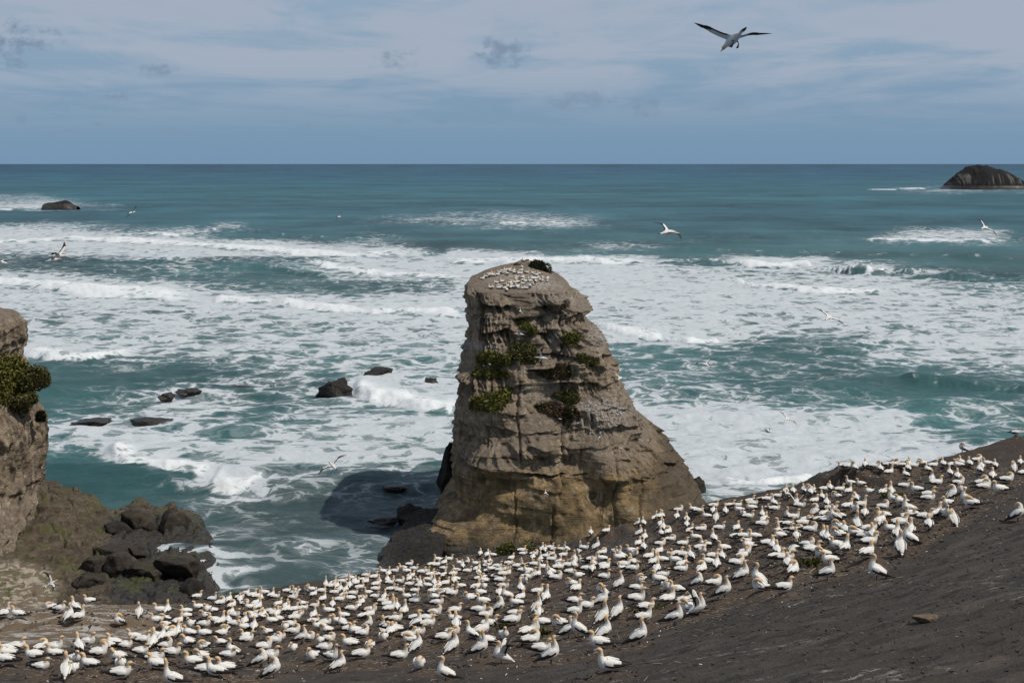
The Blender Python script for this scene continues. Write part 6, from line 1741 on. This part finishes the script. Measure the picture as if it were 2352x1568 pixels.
for (cx_, cy_), (sx_, sy_), n_, lb, gp_ in TERN:
    k = 0
    tries = 0
    while k < n_ and tries < 900:
        tries += 1
        X, Y = cx_ + sx_ * r_.uniform(-1, 1), cy_ + sy_ * r_.uniform(-1, 1)
        if (X - cx_) ** 2 / sx_ ** 2 + (Y - cy_) ** 2 / sy_ ** 2 > 1:
            continue
        hit = BV_STACK.ray_cast(Vector((0, 0, CAM_H)), Vector(ray(X, Y)).normalized(), 400)
        if hit[0] is None or hit[0].y > 215 or hit[1].z < -.05:
            continue
        o = tern0.copy()
        COL.objects.link(o)
        o.location = hit[0] + hit[1] * .03
        o.rotation_euler = (0, 0, r_.uniform(0, 6.28))
        o.scale = (r_.uniform(.75, .95),) * 3
        part_ = ('upper' if Y < cy_ else 'lower') + (' left' if X < cx_ else ' right')
        tag(o, lb + ', in the ' + part_ + ' of its flock', 'tern', gp_ + ', ' + part_ + ' part')
        k += 1
# the few single terns on shrubs and ledges
for i, (X, Y, lb) in enumerate([(1126, 843, 'white tern on the second shrub mat at left of the stack'), (1148, 851, 'white tern at the right of the second shrub mat'), (1112, 846, 'white tern on pale ledge at the second shrub mat'),
                     (1157, 892, 'white tern at the top corner of the big lower shrub mat'), (1132, 911, 'white tern in the middle of the big lower shrub mat'), (1116, 927, 'white tern low on the big lower shrub mat'),
                     (1287, 968, 'white tern on the brown dry grass mat'), (1206, 859, 'pale tern in a hollow between shrub mats'), (1425, 1035, 'white tern alone on the bare right flank low down'), (1376, 1010, 'lone white tern under the tern flock')]):
    hit = BV_STACK.ray_cast(Vector((0, 0, CAM_H)), Vector(ray(X, Y)).normalized(), 400)
    if hit[0] is None:
        continue
    o = tern0.copy()
    COL.objects.link(o)
    o.location = hit[0] + Vector((0, -.45, .30))
    o.rotation_euler = (0, 0, r_.uniform(0, 6.28))
    o.scale = (1.3,) * 3
    tag(o, lb, 'tern', 'single terns on the stack')

# ================================================================== SHRUBS, GRASS, LITTER
def leaf_mat(name, a, b, dry=None):
    mt, nt, bs = new_mat(name)
    geo = nt.node('ShaderNodeNewGeometry').outputs['Position']
    c = nt.mix(nt.mapr(nt.noise(geo, 1.1, 4, .6), .35, .65), a, b)
    c = nt.mix(nt.mapr(nt.noise(geo, 5.0, 3, .6), .55, .7), c, tuple(x * 1.5 for x in b))
    if dry:
        c = nt.mix(nt.mapr(nt.noise(geo, .55, 4, .6), .50, .60), c, dry)
    nt.l.new(c, bs.inputs['Base Color'])
    bs.inputs['Roughness'].default_value = .75
    bs.inputs['Specular IOR Level'].default_value = .2
    return mt


M_GREEN = leaf_mat('shrub_leaves', (.078, .082, .018), (.195, .182, .044))
M_OLIVE = leaf_mat('olive_leaves', (.062, .060, .019), (.150, .134, .046))
M_DKGREEN = leaf_mat('dark_leaves', (.018, .022, .009), (.042, .046, .016))
M_DRY = leaf_mat('dry_grass', (.080, .052, .031), (.185, .122, .072), dry=(.066, .072, .018))
M_TWIG = flat_mat('twig_wood', (.16, .125, .085), .8)
prng = np.random.default_rng(77)


def leaves(C, size, up=.35, stretch=1.0):
    """one small quad leaf-tuft at every centre, each turned its own way"""
    n = len(C)
    a = prng.normal(size=(n, 3))
    a[:, 2] = np.abs(a[:, 2]) * .8 + up
    a /= np.linalg.norm(a, axis=1)[:, None]
    b = np.cross(a, prng.normal(size=(n, 3)))
    b /= np.linalg.norm(b, axis=1)[:, None]
    s = size * prng.uniform(.6, 1.35, (n, 1))
    c = np.cross(a, b)
    P = np.stack([C - b * s * .5, C + a * s * .6 * stretch - c * s * .12, C + b * s * .5, C + a * s * 1.1 * stretch], 1)
    P[:, 3] = C + a * s * 1.15 * stretch + b * s * .1
    V = P[:, [0, 1, 2, 3]].reshape(-1, 3)
    i = np.arange(n)[:, None] * 4
    F = np.concatenate([i + np.array([[0, 2, 3]]), i + np.array([[0, 1, 2]])], 0)
    return V, F


def mat_shrub(name, bvh, outline, n, thick, size, mat, label, droop=.5, stretch=1.0):
    n, size = int(n * 1.7), size * .72
    """cushion of foliage growing on the rock inside a picture outline"""
    C = []
    pl = np.array(outline, float)
    lo, hi = pl.min(0), pl.max(0)
    X = prng.uniform(lo[0], hi[0], n * 3)
    Y = prng.uniform(lo[1], hi[1], n * 3)
    sd_ = poly_dist(X, Y, pl) + 4 * pn(X / 9, Y / 9, 3.0)
    ok = np.nonzero(sd_ > 0)[0][:n]
    o0 = Vector((0, 0, CAM_H))
    for k in ok:
        h_ = bvh.ray_cast(o0, Vector(ray(X[k], Y[k])).normalized(), 400)
        if h_[0] is None:
            continue
        hh = .45 * thick * min(1, .25 + sd_[k] / 12) * (.55 + .9 * max(0, .5 + pn(X[k] / 8, Y[k] / 8, 9.0)))
        for _ in range(3):
            u = prng.uniform(.2, 1)
            C.append(np.array(h_[0]) + np.array(h_[1]) * hh * u * .6 + np.array([0, -.35, .75]) * hh * u + prng.normal(size=3) * .12 * thick - np.array([0, 0, droop * thick * (1 - u) * .4]))
    C = np.array(C)
    V, F = leaves(C, size, stretch=stretch)
    root = empty(name, tuple(C.mean(0)))
    tag(root, label, 'shrub', 'shrubs on the sea stack' if bvh is BV_STACK else 'bushes on the cliff')
    link_mesh('foliage', V - C.mean(0), F, mat, parent=root, smooth=False)['kind'] = 'stuff'
    return root


def ball_shrub(name, c, r3, n, size, mat, label, group, lobes=7, twig=True, seed=1):
    rr_ = np.random.default_rng(seed)
    L = rr_.normal(size=(lobes, 3))
    L /= np.linalg.norm(L, axis=1)[:, None]
    L[:, 2] = np.abs(L[:, 2]) * .8
    L = L * .55
    C = []
    for l in L:
        q = rr_.normal(size=(n // lobes, 3))
        q /= np.linalg.norm(q, axis=1)[:, None]
        q = q * (rr_.uniform(.55, 1, (len(q), 1)) ** .4) * rr_.uniform(.34, .62)
        C.append(q + l)
    C = np.concatenate(C)
    C = C[C[:, 2] > -.35]
    C = C * np.array(r3)
    V, F = leaves(C, size)
    root = empty(name, tuple(c))
    tag(root, label, 'shrub', group)
    fo_ = link_mesh('foliage', V, F, mat, parent=root, smooth=False)
    fo_['kind'] = 'stuff'
    if twig:
        for k in range(5):
            e_ = L[k % lobes] * np.array(r3) * 1.2
            b0 = np.array([rr_.uniform(-.2, .2) * r3[0], rr_.uniform(-.2, .2) * r3[1], -.4 * r3[2]])
            mid = (b0 + e_) / 2 + rr_.normal(size=3) * .08 * r3[0]
            v_, f_, _ = loft([(tuple(b0), .05 * r3[0], .05 * r3[0]), (tuple(mid), .03 * r3[0], .03 * r3[0]), (tuple(e_), .008 * r3[0], .008 * r3[0])], 6)
            link_mesh('branch', v_, f_, M_TWIG, parent=root)
    return root


def z2(pts):
    """outline points measured on the second enlargement of the stack"""
    return [((1760 + x / 2.94) * .57422, (1400 + y / 2.94) * .57422) for x, y in pts]


def z1(pts):
    return [((1780 + x / 3.672) * .57422, (1020 + y / 3.672) * .57422) for x, y in pts]


mat_shrub('cliff_shrub', BV_STACK, z2([(345, 640), (400, 570), (560, 530), (700, 490), (830, 450), (845, 500), (800, 590), (740, 680), (640, 725), (560, 715), (440, 690), (350, 680)]), 950, 1.1, .34, M_GREEN,
          'big bright green shrub mat low on the left of the stack')
mat_shrub('cliff_shrub', BV_STACK, z2([(375, 270), (430, 200), (520, 230), (640, 250), (790, 260), (815, 310), (760, 325), (620, 325), (500, 330), (390, 300)]), 620, .8, .30, M_GREEN, 'long narrow green shrub mat second from the top left')
mat_shrub('cliff_shrub', BV_STACK, z2([(430, 90), (500, 40), (640, 50), (720, 60), (840, 100), (860, 180), (780, 195), (650, 180), (520, 175), (430, 140)]), 620, 1.1, .32, M_GREEN, 'green shrub mat on the upper left ledge of the stack')
mat_shrub('cliff_shrub', BV_STACK, z1([(935, 1390), (1000, 1300), (1120, 1310), (1230, 1330), (1330, 1400), (1370, 1470), (1400, 1560), (1290, 1590), (1080, 1560), (950, 1500)]), 760, 1.3, .32, M_OLIVE,
          'thick dark green shrub in the middle of the stack behind the white gannet')
mat_shrub('cliff_shrub', BV_STACK, z1([(1050, 950), (1160, 975), (1270, 1040), (1335, 1080), (1330, 1150), (1260, 1165), (1200, 1110), (1090, 1060)]), 300, .8, .28, M_GREEN, 'small diagonal green shrub below the overhang near the top')
mat_shrub('cliff_shrub', BV_STACK, z1([(1705, 1240), (1750, 1170), (1860, 1150), (1975, 1150), (1970, 1250), (1890, 1340), (1860, 1300), (1740, 1290)]), 380, 1.1, .30, M_GREEN, 'green shrub clump high on the right part of the stack')
mat_shrub('cliff_shrub', BV_STACK, z2([(1560, 100), (1640, 50), (1760, 80), (1870, 110), (1850, 170), (1770, 190), (1650, 130)]), 330, .9, .28, M_OLIVE, 'dark shrub clump on the right side below the tern shoulder')
mat_shrub('cliff_shrub', BV_STACK, z2([(1130, 270), (1180, 220), (1300, 240), (1400, 170), (1480, 170), (1560, 270), (1530, 330), (1420, 350), (1350, 350), (1230, 320)]), 620, .9, .30, M_DRY, 'half brown half green shrub mat right of centre on the stack')
mat_shrub('cliff_shrub', BV_STACK, z2([(1310, 535), (1420, 500), (1520, 455), (1590, 500), (1640, 590), (1590, 640), (1500, 670), (1430, 590), (1340, 560)]), 430, 1.0, .30, M_OLIVE, 'dark rounded shrub above the brown grass mat')
mat_shrub('cliff_shrub', BV_STACK, z2([(1085, 690), (1130, 650), (1300, 640), (1430, 650), (1600, 680), (1670, 790), (1590, 810), (1530, 860), (1500, 950), (1470, 850), (1380, 810), (1260, 770), (1150, 710)]), 720, .8, .30, M_DRY,
          'brown dry grass mat with green edge at the heart of the stack')
c_ = at_y(1237, 621, 208.5)
ball_shrub('domed_shrub', (c_[0], c_[1], c_[2] - .2), (2.0, 1.8, 1.9), 4200, .22, M_DKGREEN, 'dark domed shrub on the very top of the sea stack', 'shrubs on the sea stack', 9, seed=4)
mat_shrub('cliff_bush', BV_CLIFF, [(-30, 845), (10, 832), (40, 826), (58, 842), (72, 868), (76, 905), (62, 938), (44, 950), (34, 935), (18, 915), (4, 930), (-30, 945)], 1500, 2.6, .40, M_GREEN,
          'wide green and olive bush spread over the left cliff at the picture edge')
for i, (X, Y, a, b, dd, mt_, lb) in enumerate([(83, 880, 25, 34, 181, M_OLIVE, 'rounded olive bush hanging out over the left cliff edge'), (62, 925, 24, 16, 179, M_OLIVE, 'low olive bush under the rounded cliff bush'),
                                          (94, 962, 7, 15, 182, M_DKGREEN, 'tiny dark bush on the cliff lip below the big bushes')]):
    c_ = at_y(X, Y, dd)
    k_ = dd / FPX
    ball_shrub('cliff_bush', tuple(c_), (a * k_ * 1.45, a * k_ * 1.3, b * k_ * 1.35), int(3600 + 60 * a), .24, mt_, lb, 'bushes on the cliff', 14, seed=30 + i)

# the plant on the ridge with its heap of dry stems
def on_ground(X, Y):
    P = hit_ground(X, Y, 0.0)
    return np.array([P[0], P[1], float(ground_z(P[0], P[1])[0])])


g_ = on_ground(1190, 1272)
pr_ = empty('ridge_plant', tuple(g_))
tag(pr_, 'low green plant with a heap of dry stems on the ridge below the stack', 'plant')
C = np.stack([prng.uniform(-1.6, -.2, 420), prng.uniform(-.6, .6, 420), prng.uniform(0, .7, 420)], 1)
C[:, 2] *= np.exp(-((C[:, 0] + .8) / .8) ** 2)
v_, f_ = leaves(C, .16)
link_mesh('foliage', v_, f_, leaf_mat('fresh_leaves', (.060, .075, .012), (.115, .120, .020)), parent=pr_, smooth=False)['kind'] = 'stuff'
C = np.stack([prng.normal(.7, .6, 420), prng.uniform(-.6, .6, 420), prng.uniform(0, 1, 420)], 1)
C[:, 2] *= .95 * np.exp(-((C[:, 0] - .7) / .75) ** 2)
v_, f_ = leaves(C, .14)
link_mesh('foliage', v_, f_, M_OLIVE, parent=pr_, smooth=False)['kind'] = 'stuff'
for k in range(46):
    a_ = np.array([prng.normal(.7, .55), prng.uniform(-.5, .5), prng.uniform(.05, .8)])
    a_[2] *= math.exp(-((a_[0] - .7) / .8) ** 2) * 1.1
    dv = prng.normal(size=3) * np.array([.42, .3, .22])
    v_, f_, _ = loft([(tuple(a_ - dv), .014, .014), (tuple(a_ + prng.normal(size=3) * .05), .012, .012), (tuple(a_ + dv), .005, .005)], 5)
    link_mesh('stem', v_, f_, M_TWIG, parent=pr_)

# little green tufts between the nests
for i, (X, Y, lb) in enumerate([(1252, 1468, 'bright green grass tuft beside the pair of touching gannets'), (1176, 1448, 'small green grass tuft in the front rows below the stack'), (1873, 1305, 'green grass tuft beside the lying stick at right'),
                                (560, 1372, 'green grass tuft in the middle of the upper left rows'), (460, 1515, 'pale green grass tuft near the lower left corner'), (2060, 1148, 'green grass tuft near the bare right slope'),
                                (1505, 1415, 'small grass tuft behind the wing-raising gannet'), (700, 1440, 'small grass tuft in the rows left of the stack foot')]):
    c_ = on_ground(X, Y)
    n_ = 240
    q = prng.normal(size=(n_, 2)) * np.array([.34, .22])
    C = np.stack([q[:, 0], q[:, 1], np.zeros(n_)], 1)
    v_, f_ = leaves(C, .10, up=1.6, stretch=1.3)
    o = link_mesh('grass_tuft', v_, f_, leaf_mat('tuft_grass', (.045, .055, .010), (.10, .10, .022)), smooth=False)
    o['kind'] = 'stuff'
    o.location = tuple(c_)
    tag(o, lb, 'grass', 'grass tufts between the nests')

# sticks and the pale stone on the bare slope
for (X0, Y0), (X1, Y1), rad_, lb in [((1512, 1403), (1646, 1382), .030, 'long brown driftwood stick lying among the nests'), ((1833, 1335), (1876, 1310), .040, 'pale stick lying below the grass tuft at right'),
                                   ((1370, 1418), (1420, 1412), .018, 'short thin stick near the front rows')]:
    a_, b_ = on_ground(X0, Y0), on_ground(X1, Y1)
    m_ = (a_ + b_) / 2
    N = 7
    st = []
    for k in range(N):
        t = k / (N - 1)
        p_ = a_ + (b_ - a_) * t
        p_ = np.array([p_[0], p_[1], float(ground_z(p_[0], p_[1])[0]) + rad_ * .8]) + prng.normal(size=3) * rad_ * .5
        st.append((tuple(p_ - m_), rad_ * (1.1 - .5 * t), rad_ * (1.1 - .5 * t)))
    v_, f_, _ = loft(st, 7)
    o = link_mesh('driftwood_stick', v_, f_, M_TWIG)
    o.location = tuple(m_)
    tag(o, lb, 'stick', 'sticks on the slope')
c_ = on_ground(2126, 1440)
P, F = rock_shape((.42, .17, .16), 9, 3, 8, .16)
o = link_mesh('stone', P, F, rock_material('stone_brown', -60, -50, (.125, .080, .048), (.26, .18, .11), (.1, .1, .1), (.1, .1, .1), wet_z=-20, pale=0))
o.location = (c_[0], c_[1], c_[2] + .06)
o.rotation_euler = (0, .05, R(14))
tag(o, 'brown stone lying alone on the bare dark slope at right', 'stone')

# feathers, straw and clods strewn over the colony
def strew(name, n, mk, mat, label, r=1.5, keep=None):
    base_ = all_xy[prng.integers(0, len(all_xy), n)] + prng.normal(size=(n, 2)) * r
    base_ = base_[(base_[:, 1] < y_edge(base_[:, 0]) - .2)]
    z_ = ground_z(base_[:, 0], base_[:, 1])
    V, F = mk(np.stack([base_[:, 0], base_[:, 1], z_ + .012], 1))
    o = link_mesh(name, V, F, mat, smooth=False)
    tag(o, label, 'litter', kind='stuff')
    return o


def sticks3(C, L=(.08, .26), w_=.010):
    n = len(C)
    a = prng.uniform(0, math.pi, n)
    l = prng.uniform(*L, n)
    d = np.stack([np.cos(a) * l / 2, np.sin(a) * l / 2, prng.uniform(-.02, .02, n)], 1)
    s = np.stack([-np.sin(a), np.cos(a), np.zeros(n)], 1) * w_
    u = np.array([0, 0, w_ * 1.4])
    V = np.stack([C - d - s, C - d + s, C - d + u, C + d - s, C + d + s, C + d + u], 1).reshape(-1, 3)
    i = np.arange(n)[:, None] * 6
    F = np.concatenate([i + np.array([q]) for q in ([0, 3, 5, 2], [1, 2, 5, 4], [0, 1, 4, 3])], 0)
    return V, F


strew('nest_straw', 9000, sticks3, flat_mat('straw', (.25, .19, .125), .8), 'dry straw and seaweed stems strewn between the nests', 1.0)
strew('nest_clods', 3200, lambda C: sticks3(C, (.08, .20), .035), flat_mat('clod_soil', (.036, .028, .022), .95), 'dark clods of nest soil between the birds', .9)
strew('white_feathers', 1500, lambda C: sticks3(C, (.04, .10), .014), flat_mat('feather_white', (.60, .59, .57), .8), 'small white feathers strewn on the dark soil', 1.8)
# sparse flecks over the bare right side
n_ = 700
CLX, CLY = prng.uniform(-4, 30, 3600), prng.uniform(24, 66, 3600)
ok = (CLX > (CLY - 24) * .30 - 2)
CLX, CLY = CLX[ok], CLY[ok]
V, F = sticks3(np.stack([CLX, CLY, ground_z(CLX, CLY) + .004], 1), (.03, .13), .022)
tag(link_mesh('slope_clods', V, F, flat_mat('slope_clod', (.045, .039, .034), .95), smooth=False), 'small dark clods and pebbles on the bare slope', 'pebbles', kind='stuff')
fx_ = prng.uniform(2, 30, n_)
fy_ = prng.uniform(24, 62, n_)
ok = (fx_ > 2 + (fy_ - 24) * .22)
fx_, fy_ = fx_[ok], fy_[ok]
V, F = sticks3(np.stack([fx_, fy_, ground_z(fx_, fy_) + .008], 1), (.03, .12), .007)
tag(link_mesh('slope_straw', V, F, flat_mat('pale_straw', (.30, .25, .18), .8), smooth=False), 'pale straw bits scattered over the bare dark slope', 'litter', kind='stuff')

# the knob of rock at the very summit and the bare stems beside the domed shrub
c_ = at_y(1202, 604, 211.5)
P, F = rock_shape((1.75, 1.5, .62), 33, 4, 6, .10)
o = link_mesh('summit_rock', P, F, M_STACK)
o.location = (c_[0], c_[1], c_[2] - .05)
tag(o, 'low rounded rock on the summit of the stack beside the domed shrub', 'rock')
a_ = at_y(1266, 624, 207.5)
for k, (ex, ez) in enumerate([(1.15, -.62), (1.25, -.30)]):
    b_ = np.array([ex, 0, ez])
    st = [((0, 0, .05 * k), .05, .05), (tuple(b_ * .4 + np.array([0, 0, .12])), .045, .045), (tuple(b_ * .8 + np.array([0, 0, .06])), .04, .04), (tuple(b_), .03, .03)]
    v_, f_, _ = loft(st, 6)
    o = link_mesh('bare_stem', v_, f_, M_LEG)
    o.location = (a_[0], a_[1], a_[2])
    tag(o, ['lower of two dark bare stems right of the domed summit shrub', 'upper of two dark bare stems right of the domed summit shrub'][k], 'stem', 'bare stems on the summit')
